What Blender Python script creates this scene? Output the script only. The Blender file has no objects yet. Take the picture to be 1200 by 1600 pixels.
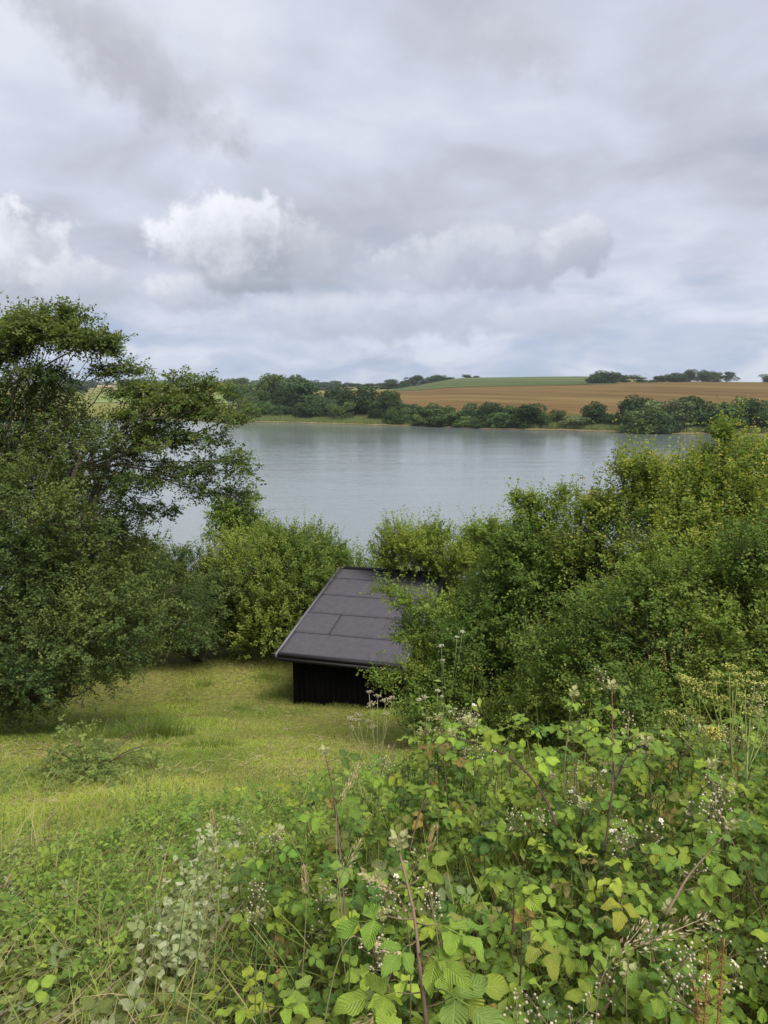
import bpy, math, random
import numpy as np
from mathutils import Vector, Matrix, Euler

# ------------------------------------------------------------------ camera, sky, sun, exposure
sc = bpy.context.scene
COL = sc.collection
PITCH = math.radians(8.905)
F = 1200.0                       # focal length in pixels of the 1200 x 1600 photograph
CAMZ = 12.0                      # eye height above the lake
cd = bpy.data.cameras.new('camera')
cam = bpy.data.objects.new('camera', cd)
COL.objects.link(cam)
cam.location = (0, 0, CAMZ)
cam.rotation_euler = (math.pi / 2 - PITCH, 0, 0)
cd.sensor_fit = 'VERTICAL'
cd.sensor_height = 36.0
cd.lens = 36.0 * F / 1600.0
cd.clip_start = 0.05
cd.clip_end = 20000
sc.camera = cam

SUN_EL, SUN_AZ = math.radians(57), math.radians(142)      # azimuth from +Y towards +X: left and a little behind


class NT:
    """small helper to write node trees"""
    def __init__(s, tree):
        s.t = tree
        tree.nodes.clear()

    def n(s, typ, **kw):
        nd = s.t.nodes.new(typ)
        for k, v in kw.items():
            if k == 'ins':
                for i, val in v.items():
                    s.set(nd.inputs[i], val)
            else:
                setattr(nd, k, v)
        return nd

    def set(s, sock, val):
        if hasattr(val, 'is_linked') or isinstance(val, bpy.types.NodeSocket):
            s.t.links.new(val, sock)
        else:
            sock.default_value = val

    def m(s, op, a, b=0.0, c=0.0):
        nd = s.t.nodes.new('ShaderNodeMath')
        nd.operation = op
        for i, v in enumerate((a, b, c)):
            s.set(nd.inputs[i], v)
        return nd.outputs[0]

    def vm(s, op, a, b=(0, 0, 0)):
        nd = s.t.nodes.new('ShaderNodeVectorMath')
        nd.operation = op
        s.set(nd.inputs[0], a)
        if op == 'SCALE':
            s.set(nd.inputs['Scale'], b)
        else:
            s.set(nd.inputs[1], b)
        return nd.outputs[0]

    def noise(s, vec, scale, detail=4, rough=0.55, dist=0.0):
        nd = s.n('ShaderNodeTexNoise', ins={'Vector': vec, 'Scale': scale, 'Detail': detail, 'Roughness': rough, 'Distortion': dist})
        return nd.outputs['Fac']

    def smooth(s, v, a, b, lo=0.0, hi=1.0):
        nd = s.n('ShaderNodeMapRange', interpolation_type='SMOOTHSTEP')
        for i, x in enumerate((v, a, b, lo, hi)):
            s.set(nd.inputs[i], x)
        return nd.outputs[0]

    def mix(s, f, a, b, blend='MIX'):
        nd = s.t.nodes.new('ShaderNodeMix')
        nd.data_type = 'RGBA'
        nd.blend_type = blend
        s.set(nd.inputs[0], f)
        for i, v in ((6, a), (7, b)):
            if isinstance(v, tuple) and len(v) == 3:
                v = v + (1,)
            s.set(nd.inputs[i], v)
        return nd.outputs[2]

    def ramp(s, f, stops):
        nd = s.t.nodes.new('ShaderNodeValToRGB')
        el = nd.color_ramp.elements
        while len(el) < len(stops):
            el.new(0.5)
        for e, (p, c) in zip(el, stops):
            e.position = p
            e.color = tuple(c) + (1,)
        s.set(nd.inputs[0], f)
        return nd.outputs[0]


def ray(px, py):
    x = (px - 600) / F
    y = -(py - 800) / F
    return np.array([x, math.cos(PITCH) + y * math.sin(PITCH), -math.sin(PITCH) + y * math.cos(PITCH)])


def at(px, py, d):
    """the point seen at a photo pixel, d metres ahead of the camera"""
    r = ray(px, py)
    return np.array([0, 0, CAMZ]) + r * (d / r[1])


def mpp(d):
    return d * 1.03 / F


world = bpy.data.worlds.new('World')
sc.world = world
world.use_nodes = True
w = NT(world.node_tree)
tc = w.n('ShaderNodeTexCoord').outputs['Generated']
dirv = w.vm('NORMALIZE', tc)
sx = w.n('ShaderNodeSeparateXYZ', ins={0: dirv})
X, Y, Z = sx.outputs
zc = w.m('ADD', w.m('MAXIMUM', Z, 0.0), 0.22)
pl = w.n('ShaderNodeCombineXYZ', ins={0: w.m('DIVIDE', X, zc), 1: w.m('DIVIDE', Y, zc), 2: 3.7}).outputs[0]
SKY_STRENGTH = 0.1
sky = w.n('ShaderNodeTexSky', sky_type='NISHITA')
sky.sun_disc = False
sky.sun_elevation = SUN_EL
sky.sun_rotation = SUN_AZ
sky.air_density = 1.0
sky.dust_density = 2.0
# high cloud sheet, seen in perspective
n1 = w.noise(pl, 0.9, 4, 0.5, 0.6)
n2 = w.noise(w.vm('ADD', pl, (7.1, 2.3, 0)), 2.6, 6, 0.55, 0.3)
sheet = w.m('ADD', w.m('MULTIPLY', n1, 0.62), w.m('MULTIPLY', n2, 0.38))
sheet_c = w.ramp(w.smooth(sheet, 0.34, 0.66), [(0.0, (0.45, 0.465, 0.515)), (0.35, (0.555, 0.575, 0.64)), (0.62, (0.62, 0.645, 0.715)), (1.0, (0.74, 0.76, 0.81))])
el = w.m('ARCSINE', Z)
eld = w.m('MULTIPLY', el, 180 / math.pi)
azd = w.m('MULTIPLY', w.m('ARCTAN2', X, Y), 180 / math.pi)
# low bluish air with long thin bands
band = w.noise(w.n('ShaderNodeCombineXYZ', ins={0: w.m('MULTIPLY', azd, 0.13), 1: w.m('MULTIPLY', eld, 0.34), 2: 1.3}).outputs[0], 1.0, 6, 0.58, 0.6)
low_c = w.ramp(w.smooth(band, 0.33, 0.66), [(0.0, (0.40, 0.485, 0.62)), (0.5, (0.53, 0.59, 0.69)), (1.0, (0.70, 0.735, 0.79))])
low_f = w.smooth(w.m('ADD', eld, w.m('MULTIPLY', w.m('SUBTRACT', n2, 0.5), 10.0)), 2.0, 11.0, 0.85, 0.0)
c = w.mix(low_f, sheet_c, low_c)
# thin places in the sheet let the blue through
blue_f = w.m('MULTIPLY', w.smooth(sheet, 0.42, 0.30), 0.30)
skyc = w.vm('SCALE', sky.outputs[0], SKY_STRENGTH)
c = w.mix(blue_f, c, skyc)
# cumulus and darker cloud bodies, each at its own bearing
wv = w.n('ShaderNodeCombineXYZ', ins={0: azd, 1: eld, 2: 0.0}).outputs[0]
puff = w.noise(wv, 0.40, 9, 0.60, 0.15)
puff2 = w.noise(w.vm('ADD', wv, (31.0, 12.0, 4.0)), 0.20, 5, 0.55, 0.3)


def azel(px, py):
    r = ray(px, py)
    r = r / np.linalg.norm(r)
    return math.degrees(math.atan2(r[0], r[1])), math.degrees(math.asin(r[2]))


def cloud(c, px, py, rx, ry, lo, mid, hi, dens, edge=0.22, amp=1.5, rot=0.0, big=0.35):
    a0, e0 = azel(px, py)
    ra, re = rx / F * 57.3 * 0.93, ry / F * 57.3 * 0.93
    du0 = w.m('SUBTRACT', azd, a0)
    dv0 = w.m('SUBTRACT', eld, e0)
    cr, sr = math.cos(rot), math.sin(rot)
    du = w.m('DIVIDE', w.m('ADD', w.m('MULTIPLY', du0, cr), w.m('MULTIPLY', dv0, sr)), ra)
    dv = w.m('DIVIDE', w.m('SUBTRACT', w.m('MULTIPLY', dv0, cr), w.m('MULTIPLY', du0, sr)), re)
    r = w.m('SQRT', w.m('ADD', w.m('MULTIPLY', du, du), w.m('MULTIPLY', dv, dv)))
    fld = w.m('ADD', w.m('SUBTRACT', 1.0, r), w.m('MULTIPLY', w.m('SUBTRACT', puff, 0.5), amp))
    fld = w.m('ADD', fld, w.m('MULTIPLY', w.m('SUBTRACT', puff2, 0.5), big * 2))
    f = w.m('MULTIPLY', w.smooth(fld, 0.0, edge), dens)
    h = w.m('ADD', w.m('SUBTRACT', dv, w.m('MULTIPLY', du, 0.45)), w.m('MULTIPLY', w.m('SUBTRACT', puff, 0.5), 2.3))
    col = w.ramp(w.smooth(h, -1.0, 1.1), [(0.0, lo), (0.5, mid), (1.0, hi)])
    return w.mix(f, c, col)


G0, G1, G2 = (0.33, 0.36, 0.41), (0.56, 0.58, 0.63), (0.90, 0.90, 0.92)
c = cloud(c, 190, 75, 260, 75, (0.40, 0.40, 0.43), (0.45, 0.455, 0.49), (0.58, 0.59, 0.62), 0.75, 0.8, 1.6, -0.55, 0.6)
c = cloud(c, 790, 70, 130, 60, (0.44, 0.445, 0.48), (0.50, 0.51, 0.55), (0.60, 0.61, 0.65), 0.6, 0.8, 1.6, -0.3, 0.6)
c = cloud(c, 380, 80, 110, 60, (0.6, 0.61, 0.65), (0.68, 0.69, 0.73), (0.78, 0.79, 0.82), 0.55, 0.9, 1.6, -0.5, 0.6)
c = cloud(c, 760, 408, 200, 56, (0.42, 0.445, 0.505), (0.52, 0.545, 0.60), (0.66, 0.68, 0.73), 0.85, 0.4, 1.6)
c = cloud(c, 900, 385, 66, 50, (0.42, 0.445, 0.50), (0.54, 0.56, 0.615), (0.74, 0.75, 0.785), 0.85, 0.3, 1.3)
c = cloud(c, 560, 497, 330, 46, (0.40, 0.45, 0.52), (0.52, 0.565, 0.635), (0.70, 0.725, 0.765), 0.7, 0.5, 1.7)
c = cloud(c, 860, 500, 120, 36, (0.43, 0.48, 0.55), (0.55, 0.59, 0.65), (0.68, 0.70, 0.745), 0.6, 0.5, 1.5)
c = cloud(c, 310, 455, 90, 40, (0.45, 0.48, 0.54), (0.60, 0.62, 0.67), (0.82, 0.83, 0.85), 0.8, 0.35, 1.4)
c = cloud(c, 465, 400, 110, 70, (0.40, 0.42, 0.47), (0.52, 0.54, 0.59), (0.66, 0.675, 0.71), 0.85, 0.5, 1.5)
c = cloud(c, 365, 382, 142, 88, G0, (0.62, 0.635, 0.675), (0.90, 0.905, 0.92), 0.92, 0.36, 1.6)
c = cloud(c, 395, 446, 95, 18, (0.33, 0.36, 0.41), (0.38, 0.41, 0.46), (0.48, 0.50, 0.55), 0.8, 0.6, 1.2)
c = cloud(c, 5, 400, 95, 95, (0.46, 0.48, 0.53), (0.66, 0.675, 0.715), (0.90, 0.90, 0.91), 0.9, 0.3, 1.6)
c = cloud(c, 130, 440, 90, 45, (0.46, 0.49, 0.54), (0.60, 0.62, 0.67), (0.80, 0.81, 0.83), 0.75, 0.4, 1.5)
bg = w.n('ShaderNodeBackground', ins={'Color': w.vm('SCALE', w.vm('MULTIPLY', c, (0.274, 0.279, 0.294)), 1.0 / SKY_STRENGTH), 'Strength': SKY_STRENGTH})
w.t.links.new(bg.outputs[0], w.n('ShaderNodeOutputWorld').inputs[0])

sd = bpy.data.lights.new('sun', 'SUN')
sd.energy = 1.5
sd.angle = math.radians(35)
sd.color = (1.0, 0.93, 0.80)
sun = bpy.data.objects.new('sun', sd)
COL.objects.link(sun)
sdir = Vector((math.sin(SUN_AZ) * math.cos(SUN_EL), math.cos(SUN_AZ) * math.cos(SUN_EL), math.sin(SUN_EL)))
sun.rotation_euler = sdir.to_track_quat('Z', 'Y').to_euler()
sun.location = (30, -20, 60)

sc.view_settings.view_transform = 'Standard'
sc.view_settings.look = 'None'
sc.view_settings.exposure = 1.95
sc.view_settings.gamma = 1.0
sc.view_settings.use_curve_mapping = False
sc.render.engine = 'CYCLES'
sc.cycles.max_bounces = 5
sc.cycles.diffuse_bounces = 3
sc.cycles.glossy_bounces = 2
sc.cycles.transmission_bounces = 3
sc.cycles.transparent_max_bounces = 4
sc.cycles.sample_clamp_indirect = 4.0

# ------------------------------------------------------------------ numeric helpers
rng = np.random.default_rng(7)
random.seed(7)


def _h(ix, iy, iz):
    n = (ix * 374761393 + iy * 668265263 + iz * 2147483647 + 1013904223) & 0xFFFFFFFF
    n = ((n ^ (n >> 13)) * 1274126177) & 0xFFFFFFFF
    n = (n ^ (n >> 16)) & 0xFFFFFFFF
    return n / 4294967295.0


def vnoise(p):
    """value noise 0..1 at points (N,3)"""
    p = np.asarray(p, float)
    i = np.floor(p).astype(np.int64)
    f = p - i
    f = f * f * (3 - 2 * f)
    out = 0
    for dx in (0, 1):
        for dy in (0, 1):
            for dz in (0, 1):
                wgt = (f[:, 0] if dx else 1 - f[:, 0]) * (f[:, 1] if dy else 1 - f[:, 1]) * (f[:, 2] if dz else 1 - f[:, 2])
                out = out + wgt * _h(i[:, 0] + dx, i[:, 1] + dy, i[:, 2] + dz)
    return out


def vn2(x, y, s, o=0.0):
    x = np.asarray(x, float)
    y = np.asarray(y, float)
    return vnoise(np.stack([x.ravel() * s + o, y.ravel() * s - o, np.full(x.size, o * 1.7)], 1)).reshape(x.shape)


def unit(v):
    v = np.asarray(v, float)
    return v / (np.linalg.norm(v, axis=-1, keepdims=True) + 1e-12)


def sstep(x, a, b):
    t = np.clip((np.asarray(x, float) - a) / (b - a), 0, 1)
    return t * t * (3 - 2 * t)


# ------------------------------------------------------------------ mesh / object helpers
def mesh_tris(name, V, T, tint=None, luv=None, mat=None, smooth=False):
    V = np.ascontiguousarray(V, np.float32)
    T = np.ascontiguousarray(T, np.int32)
    me = bpy.data.meshes.new(name)
    k = T.shape[1]
    me.vertices.add(len(V))
    me.vertices.foreach_set('co', V.ravel())
    me.loops.add(T.size)
    me.loops.foreach_set('vertex_index', T.ravel())
    me.polygons.add(len(T))
    me.polygons.foreach_set('loop_start', np.arange(0, T.size, k, dtype=np.int32))
    if smooth:
        me.polygons.foreach_set('use_smooth', np.ones(len(T), bool))
    if tint is not None:
        a = me.attributes.new('tint', 'FLOAT_COLOR', 'POINT')
        tt = np.ones((len(V), 4), np.float32)
        tt[:, :3] = tint
        a.data.foreach_set('color', tt.ravel())
    if luv is not None:
        a = me.attributes.new('luv', 'FLOAT_VECTOR', 'POINT')
        a.data.foreach_set('vector', np.ascontiguousarray(luv, np.float32).ravel())
    me.update(calc_edges=True)
    if mat is not None:
        me.materials.append(mat)
    return me


def link(name, me, parent=None, label=None, cat=None, group=None, kind=None, M=None):
    o = bpy.data.objects.new(name, me)
    COL.objects.link(o)
    if parent is not None:
        o.parent = parent
    if M is not None:
        o.matrix_local = M
    if label:
        o['label'] = label
    if cat:
        o['category'] = cat
    if group:
        o['group'] = group
    if kind:
        o['kind'] = kind
    return o


def thing(name, label, cat, loc=(0, 0, 0), group=None, rotz=0.0):
    o = link(name, None, None, label, cat, group)
    o.location = tuple(float(v) for v in loc)
    o.rotation_euler = (0, 0, rotz)
    return o


class MB:
    """collects triangles with a tint per vertex"""
    def __init__(s):
        s.V, s.T, s.C, s.U, s.n = [], [], [], [], 0

    def add(s, V, T, C=(1, 1, 1), U=None):
        V = np.asarray(V, float).reshape(-1, 3)
        s.V.append(V)
        s.T.append(np.asarray(T, int).reshape(-1, 3) + s.n)
        s.C.append(np.broadcast_to(np.asarray(C, float), (len(V), 3)))
        s.U.append(np.zeros((len(V), 3)) if U is None else U)
        s.n += len(V)

    def mesh(s, name, mat, origin=(0, 0, 0), smooth=False):
        V = np.concatenate(s.V) - np.asarray(origin, float)
        return mesh_tris(name, V, np.concatenate(s.T), np.concatenate(s.C), np.concatenate(s.U), mat, smooth)


def quads2tris(Q):
    Q = np.asarray(Q, int).reshape(-1, 4)
    return np.concatenate([Q[:, [0, 1, 2]], Q[:, [0, 2, 3]]])


def tube(mb, P, R, sides=6, C=(1, 1, 1)):
    P = np.asarray(P, float)
    n = len(P)
    R = np.broadcast_to(np.asarray(R, float), (n,))
    t = unit(np.gradient(P, axis=0))
    ref = np.array([0, 0, 1.0]) if abs(t[0, 2]) < 0.9 else np.array([1.0, 0, 0])
    a = unit(np.cross(t, ref))
    b = np.cross(t, a)
    th = np.arange(sides) / sides * 2 * math.pi
    V = P[:, None] + R[:, None, None] * (np.cos(th)[None, :, None] * a[:, None] + np.sin(th)[None, :, None] * b[:, None])
    i = np.arange(n - 1)[:, None] * sides
    j = np.arange(sides)[None]
    j2 = (j + 1) % sides
    Q = np.stack([i + j, i + j2, i + sides + j2, i + sides + j], -1).reshape(-1, 4)
    T = quads2tris(Q)
    V = V.reshape(-1, 3)
    caps = np.stack([np.zeros(sides - 2, int), np.arange(2, sides), np.arange(1, sides - 1)], 1)
    caps2 = np.stack([np.zeros(sides - 2, int), np.arange(1, sides - 1), np.arange(2, sides)], 1) + (n - 1) * sides
    mb.add(V, np.concatenate([T, caps, caps2]), C)


def box_vt(x0, x1, y0, y1, z0, z1):
    V = np.array([(x, y, z) for z in (z0, z1) for y in (y0, y1) for x in (x0, x1)], float)
    Q = [(0, 2, 3, 1), (4, 5, 7, 6), (0, 1, 5, 4), (2, 6, 7, 3), (0, 4, 6, 2), (1, 3, 7, 5)]
    return V, quads2tris(Q)


def bez(a, b, c, n=10):
    t = np.linspace(0, 1, n)[:, None]
    return (1 - t) ** 2 * np.asarray(a, float) + 2 * t * (1 - t) * np.asarray(b, float) + t * t * np.asarray(c, float)


# ------------------------------------------------------------------ materials
def new_mat(name):
    m = bpy.data.materials.new(name)
    m.use_nodes = True
    return m, NT(m.node_tree)


def leaf_material(name, source='tint', transl=0.32, rough=0.5, veins=False, spec=0.3, under=0.0):
    m, t = new_mat(name)
    if source == 'tint':
        col = t.n('ShaderNodeAttribute', attribute_name='tint').outputs['Color']
    else:
        oi = t.n('ShaderNodeObjectInfo')
        base = t.n('ShaderNodeAttribute', attribute_name='tint').outputs['Color']
        col = t.mix(1.0, oi.outputs['Color'], base, 'MULTIPLY')
        hsv = t.n('ShaderNodeHueSaturation', ins={'Hue': t.m('ADD', 0.49, t.m('MULTIPLY', oi.outputs['Random'], 0.02)), 'Saturation': 1.0, 'Value': t.m('ADD', 0.85, t.m('MULTIPLY', oi.outputs['Random'], 0.3)), 'Color': col})
        col = hsv.outputs[0]
    bump = None
    if veins:
        luv = t.n('ShaderNodeAttribute', attribute_name='luv').outputs['Vector']
        s = t.n('ShaderNodeSeparateXYZ', ins={0: luv})
        u, v = s.outputs[0], s.outputs[1]           # u: -1..1 across, v: 0..1 along
        au = t.m('ABSOLUTE', u)
        ph = t.m('SUBTRACT', t.m('MULTIPLY', v, 9.0), t.m('MULTIPLY', au, 2.6))
        rib = t.m('ABSOLUTE', t.m('SUBTRACT', t.m('FRACT', ph), 0.5))      # 0.5 on the vein, 0 between
        side = t.smooth(rib, 0.36, 0.5)
        mid = t.smooth(au, 0.10, 0.02)
        vein = t.m('MAXIMUM', t.m('MULTIPLY', side, 0.55), mid)
        col = t.mix(t.m('MULTIPLY', vein, 0.35), col, t.mix(0.55, col, (0.55, 0.62, 0.22)))
        tcn = t.n('ShaderNodeTexCoord').outputs['Object']
        blot = t.noise(tcn, 60.0, 3, 0.6)
        col = t.mix(t.smooth(blot, 0.35, 0.7, 0.0, 0.35), col, t.mix(1.0, col, (0.62, 0.66, 0.5), 'MULTIPLY'))
        bump = t.n('ShaderNodeBump', ins={'Strength': 0.55, 'Distance': 0.0035, 'Height': t.m('SUBTRACT', t.smooth(rib, 0.0, 0.5, 1.0, 0.0), mid)}).outputs[0]
    if under > 0:
        back = t.n('ShaderNodeNewGeometry').outputs['Backfacing']
        col = t.mix(t.m('MULTIPLY', back, under), col, (0.42, 0.47, 0.33))
    p = t.n('ShaderNodeBsdfPrincipled', ins={'Base Color': col, 'Roughness': rough, 'Specular IOR Level': spec})
    tr = t.n('ShaderNodeBsdfTranslucent', ins={'Color': t.mix(1.0, col, (1.25, 1.15, 0.55), 'MULTIPLY')})
    if bump is not None:
        t.set(p.inputs['Normal'], bump)
    mx = t.n('ShaderNodeMixShader', ins={0: transl, 1: p.outputs[0], 2: tr.outputs[0]})
    t.t.links.new(mx.outputs[0], t.n('ShaderNodeOutputMaterial').inputs[0])
    return m


def tint_material(name, rough=0.8, spec=0.2, nscale=0.0, namt=0.25, bump=0.0):
    m, t = new_mat(name)
    col = t.n('ShaderNodeAttribute', attribute_name='tint').outputs['Color']
    ins = {'Roughness': rough, 'Specular IOR Level': spec}
    if nscale:
        co = t.n('ShaderNodeTexCoord').outputs['Object']
        nz = t.noise(co, nscale, 4, 0.6)
        col = t.mix(t.smooth(nz, 0.3, 0.7, 0.0, namt * 2), col, t.mix(1.0, col, (0.45, 0.42, 0.4), 'MULTIPLY'))
        if bump:
            ins['Normal'] = t.n('ShaderNodeBump', ins={'Strength': bump, 'Distance': 0.02, 'Height': nz}).outputs[0]
    ins['Base Color'] = col
    p = t.n('ShaderNodeBsdfPrincipled', ins=ins)
    t.t.links.new(p.outputs[0], t.n('ShaderNodeOutputMaterial').inputs[0])
    return m


M_LEAF = leaf_material('leaf_small', transl=0.44, rough=0.6, spec=0.14)
M_BRAM = leaf_material('leaf_bramble', transl=0.34, rough=0.48, veins=True, under=0.28, spec=0.15)
M_BRAMO = leaf_material('leaf_bramble_single', source='object', transl=0.34, rough=0.48, veins=True, under=0.28, spec=0.15)
M_FAR = leaf_material('leaf_far', source='object', transl=0.2, rough=0.7, spec=0.08)
M_GRASS = leaf_material('grass_blade', transl=0.45, rough=0.6, spec=0.2)
M_BARK = tint_material('bark', 0.9, 0.1, 14.0, 0.3, 0.5)
M_STEM = tint_material('plant_stem', 0.6, 0.3, 40.0, 0.2)
M_PETAL = leaf_material('petal', transl=0.25, rough=0.6, spec=0.2)


def soil_material():
    m, t = new_mat('grassy_ground')
    g = t.n('ShaderNodeNewGeometry').outputs['Position']
    a = t.noise(g, 0.6, 5, 0.6)
    b = t.noise(g, 9.0, 5, 0.65)
    cc = t.ramp(a, [(0.3, (0.14, 0.17, 0.036)), (0.5, (0.19, 0.20, 0.05)), (0.7, (0.23, 0.21, 0.07))])
    cc = t.mix(t.smooth(b, 0.35, 0.68, 0.0, 0.8), cc, (0.07, 0.06, 0.03))
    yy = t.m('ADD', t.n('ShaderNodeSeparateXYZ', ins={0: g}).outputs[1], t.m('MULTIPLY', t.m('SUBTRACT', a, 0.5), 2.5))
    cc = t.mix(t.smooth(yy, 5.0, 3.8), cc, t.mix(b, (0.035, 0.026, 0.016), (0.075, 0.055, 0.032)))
    bp = t.n('ShaderNodeBump', ins={'Strength': 0.6, 'Distance': 0.05, 'Height': b}).outputs[0]
    p = t.n('ShaderNodeBsdfPrincipled', ins={'Base Color': cc, 'Roughness': 0.95, 'Specular IOR Level': 0.1, 'Normal': bp})
    t.t.links.new(p.outputs[0], t.n('ShaderNodeOutputMaterial').inputs[0])
    return m


def field_material(name, c1, c2, c3, stripe=0.0, sc1=0.012, rot=0.5, dark=(0.55, 0.5, 0.48), row=24.0):
    m, t = new_mat(name)
    g = t.n('ShaderNodeNewGeometry').outputs['Position']
    st = t.n('ShaderNodeMapping', ins={'Vector': g, 'Rotation': (0, 0, rot)}).outputs[0]
    st2 = t.vm('MULTIPLY', st, (1.0, 0.12, 1.0))
    a = t.noise(st2, sc1, 6, 0.6, 0.4)
    b = t.noise(st2, sc1 * 7, 5, 0.65)
    f = t.m('ADD', t.m('MULTIPLY', a, 0.6), t.m('MULTIPLY', b, 0.4))
    cc = t.ramp(t.smooth(f, 0.38, 0.62), [(0, c1), (0.5, c2), (1, c3)])
    if stripe:
        s = t.n('ShaderNodeSeparateXYZ', ins={0: st})
        wob = t.m('MULTIPLY', t.noise(st2, 0.02, 3), 14.0)
        ph = t.m('FRACT', t.m('DIVIDE', t.m('ADD', s.outputs[0], wob), row))
        near = t.m('ABSOLUTE', t.m('SUBTRACT', ph, 0.5))
        tram = t.m('MULTIPLY', t.smooth(near, 0.11, 0.05), stripe)
        tram = t.m('MULTIPLY', tram, t.smooth(t.noise(g, 0.008, 3), 0.34, 0.52))
        cc = t.mix(tram, cc, t.mix(1.0, cc, dark, 'MULTIPLY'))
    fine = t.noise(g, 0.9, 4, 0.6)
    bp = t.n('ShaderNodeBump', ins={'Strength': 0.5, 'Distance': 0.5, 'Height': fine}).outputs[0]
    p = t.n('ShaderNodeBsdfPrincipled', ins={'Base Color': cc, 'Roughness': 0.95, 'Specular IOR Level': 0.05, 'Normal': bp})
    t.t.links.new(p.outputs[0], t.n('ShaderNodeOutputMaterial').inputs[0])
    return m


M_SOIL = soil_material()

# ------------------------------------------------------------------ terrain
PX = [-600, -100, 220, 430, 620, 735, 900, 1060, 1200, 1700]
SHORE_PY = [(-600, 655), (220, 655.5), (430, 660), (620, 665), (760, 670), (900, 673), (1000, 677), (1200, 680.5), (1800, 688)]


def drop_tan(py):
    return math.tan(math.atan((py - 800) / F) + PITCH)


_sp = np.array([(p, CAMZ / drop_tan(q)) for p, q in SHORE_PY])


def shore_d(px):
    px = np.asarray(px, float)
    return np.interp(px, _sp[:, 0], _sp[:, 1]) + 5 * (vn2(px, px * 0, 0.02, 3.0) - 0.5) + 2.5 * (vn2(px, px * 0, 0.09, 1.0) - 0.5)


DK = np.array([0, 18, 60, 150, 300, 600, 1250, 2250, 3750, 8000.0])     # metres beyond the far shore
ZT = np.array([
    [0, 1.5, 4, 6, 9, 14, 24, 44, 42, 40],      # -600
    [0, 1.5, 4, 6, 9, 14, 24, 46, 44, 40],      # -100
    [0, 1.5, 4, 6, 9, 13, 23, 43, 40, 40],      # 220
    [0, 1.5, 3.5, 6, 9, 13, 22, 38, 40, 40],    # 430
    [0, 1.5, 4.0, 7, 12, 18, 21, 30, 32, 30],   # 620
    [0, 1.5, 4.5, 8.5, 15, 27.5, 24, 26, 26, 26],   # 735
    [0, 1.5, 4.5, 9, 15.5, 28.5, 24, 24, 24, 24],   # 900
    [0, 1.5, 4.5, 9, 16.5, 23, 20, 20, 20, 20],     # 1060
    [0, 1.5, 4.5, 9, 17, 22, 18, 18, 18, 18],   # 1200
    [0, 1.5, 4.5, 9, 17, 23, 18, 18, 18, 18],   # 1700
])
_dd = np.linspace(0, 8000, 4001)
_fine = []
for row in ZT:
    z = np.interp(_dd, DK, row)
    k = np.ones(41) / 41
    zs = np.convolve(np.pad(z, 20, 'edge'), k, 'valid')
    wgt = sstep(_dd, 60, 250)
    _fine.append(z * (1 - wgt) + zs * wgt)
_fine = np.array(_fine)


def far_z(x, y):
    x = np.asarray(x, float)
    y = np.asarray(y, float)
    px = 600 + F * x / np.maximum(y, 1)
    s = y - shore_d(px)
    ci = np.interp(px, PX, np.arange(len(PX)))
    c0 = np.clip(np.floor(ci).astype(int), 0, len(PX) - 2)
    ft = ci - c0
    ft = ft * ft * (3 - 2 * ft)
    di = np.clip(s / 2.0, 0, 3999)
    d0 = np.floor(di).astype(int)
    fd = di - d0
    g = lambda c: _fine[c, d0] * (1 - fd) + _fine[c, np.minimum(d0 + 1, 4000)] * fd
    z = g(c0) * (1 - ft) + g(c0 + 1) * ft
    return np.where(s < 0, np.maximum(s * 0.08, -2.5), z)


NY = [-200, -6, 0, 1, 2, 3.2, 5, 7, 10, 13, 16.2, 20, 24, 30, 38, 43.5, 52, 70]
ND = [1.4, 1.5, 1.62, 1.64, 1.85, 2.42, 3.1, 3.82, 4.92, 5.97, 6.98, 7.06, 7.2, 8.8, 11.0, 12.05, 13.5, 14.5]
_ny = np.linspace(-200, 70, 5401)
_nd = np.interp(_ny, NY, ND)
_nd = np.convolve(np.pad(_nd, 16, 'edge'), np.ones(33) / 33, 'valid')


def near_z(x, y):
    x = np.asarray(x, float)
    y = np.asarray(y, float)
    z = CAMZ - np.interp(y, _ny, _nd)
    z = z + 0.10 * (vn2(x, y, 0.9, 2.0) - 0.5) * sstep(np.abs(y) + np.abs(x), 1.5, 5) + 0.25 * (vn2(x, y, 0.25, 5.0) - 0.5) * sstep(y, 4, 12) * (1 - sstep(y, 15, 20))
    return z


def ground_z(x, y):
    x = np.asarray(x, float)
    y = np.asarray(y, float)
    return np.where(y < 60, near_z(x, y), far_z(x, y))


ang = np.concatenate([np.arange(-180, -40, 4.0), np.arange(-40, 40.01, 0.22), np.arange(44, 180, 4.0)]) * math.pi / 180
rad = np.concatenate([np.linspace(0.4, 6, 40), np.geomspace(6.3, 60, 110), np.geomspace(62, 190, 14), np.geomspace(195, 420, 90), np.geomspace(428, 1200, 60), np.geomspace(1230, 7000, 40)])
A, R = np.meshgrid(ang, rad, indexing='ij')
gx, gy = (np.sin(A) * R).ravel(), (np.cos(A) * R).ravel()
gz = ground_z(gx, gy)
gz = np.where((gy < 0) & (R.ravel() > 100), CAMZ - 1.4, gz)
na, nr = len(ang), len(rad)
ii = np.arange(na)[:, None] * nr
ii2 = ((np.arange(na) + 1) % na)[:, None] * nr
jj = np.arange(nr - 1)[None]
Q = np.stack([ii + jj, ii + jj + 1, ii2 + jj + 1, ii2 + jj], -1).reshape(-1, 4)
V = np.stack([gx, gy, gz], 1)
cv = np.array([[0, 0, float(near_z(np.array([0.0]), np.array([0.0]))[0])]])
V = np.concatenate([V, cv])
T = np.concatenate([quads2tris(Q), np.stack([np.full(na, na * nr), (np.arange(na) * nr), ((np.arange(na) + 1) % na) * nr], 1)])
link('ground', mesh_tris('ground', V, T[:, ::-1], mat=M_SOIL, smooth=True), kind='structure')

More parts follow.
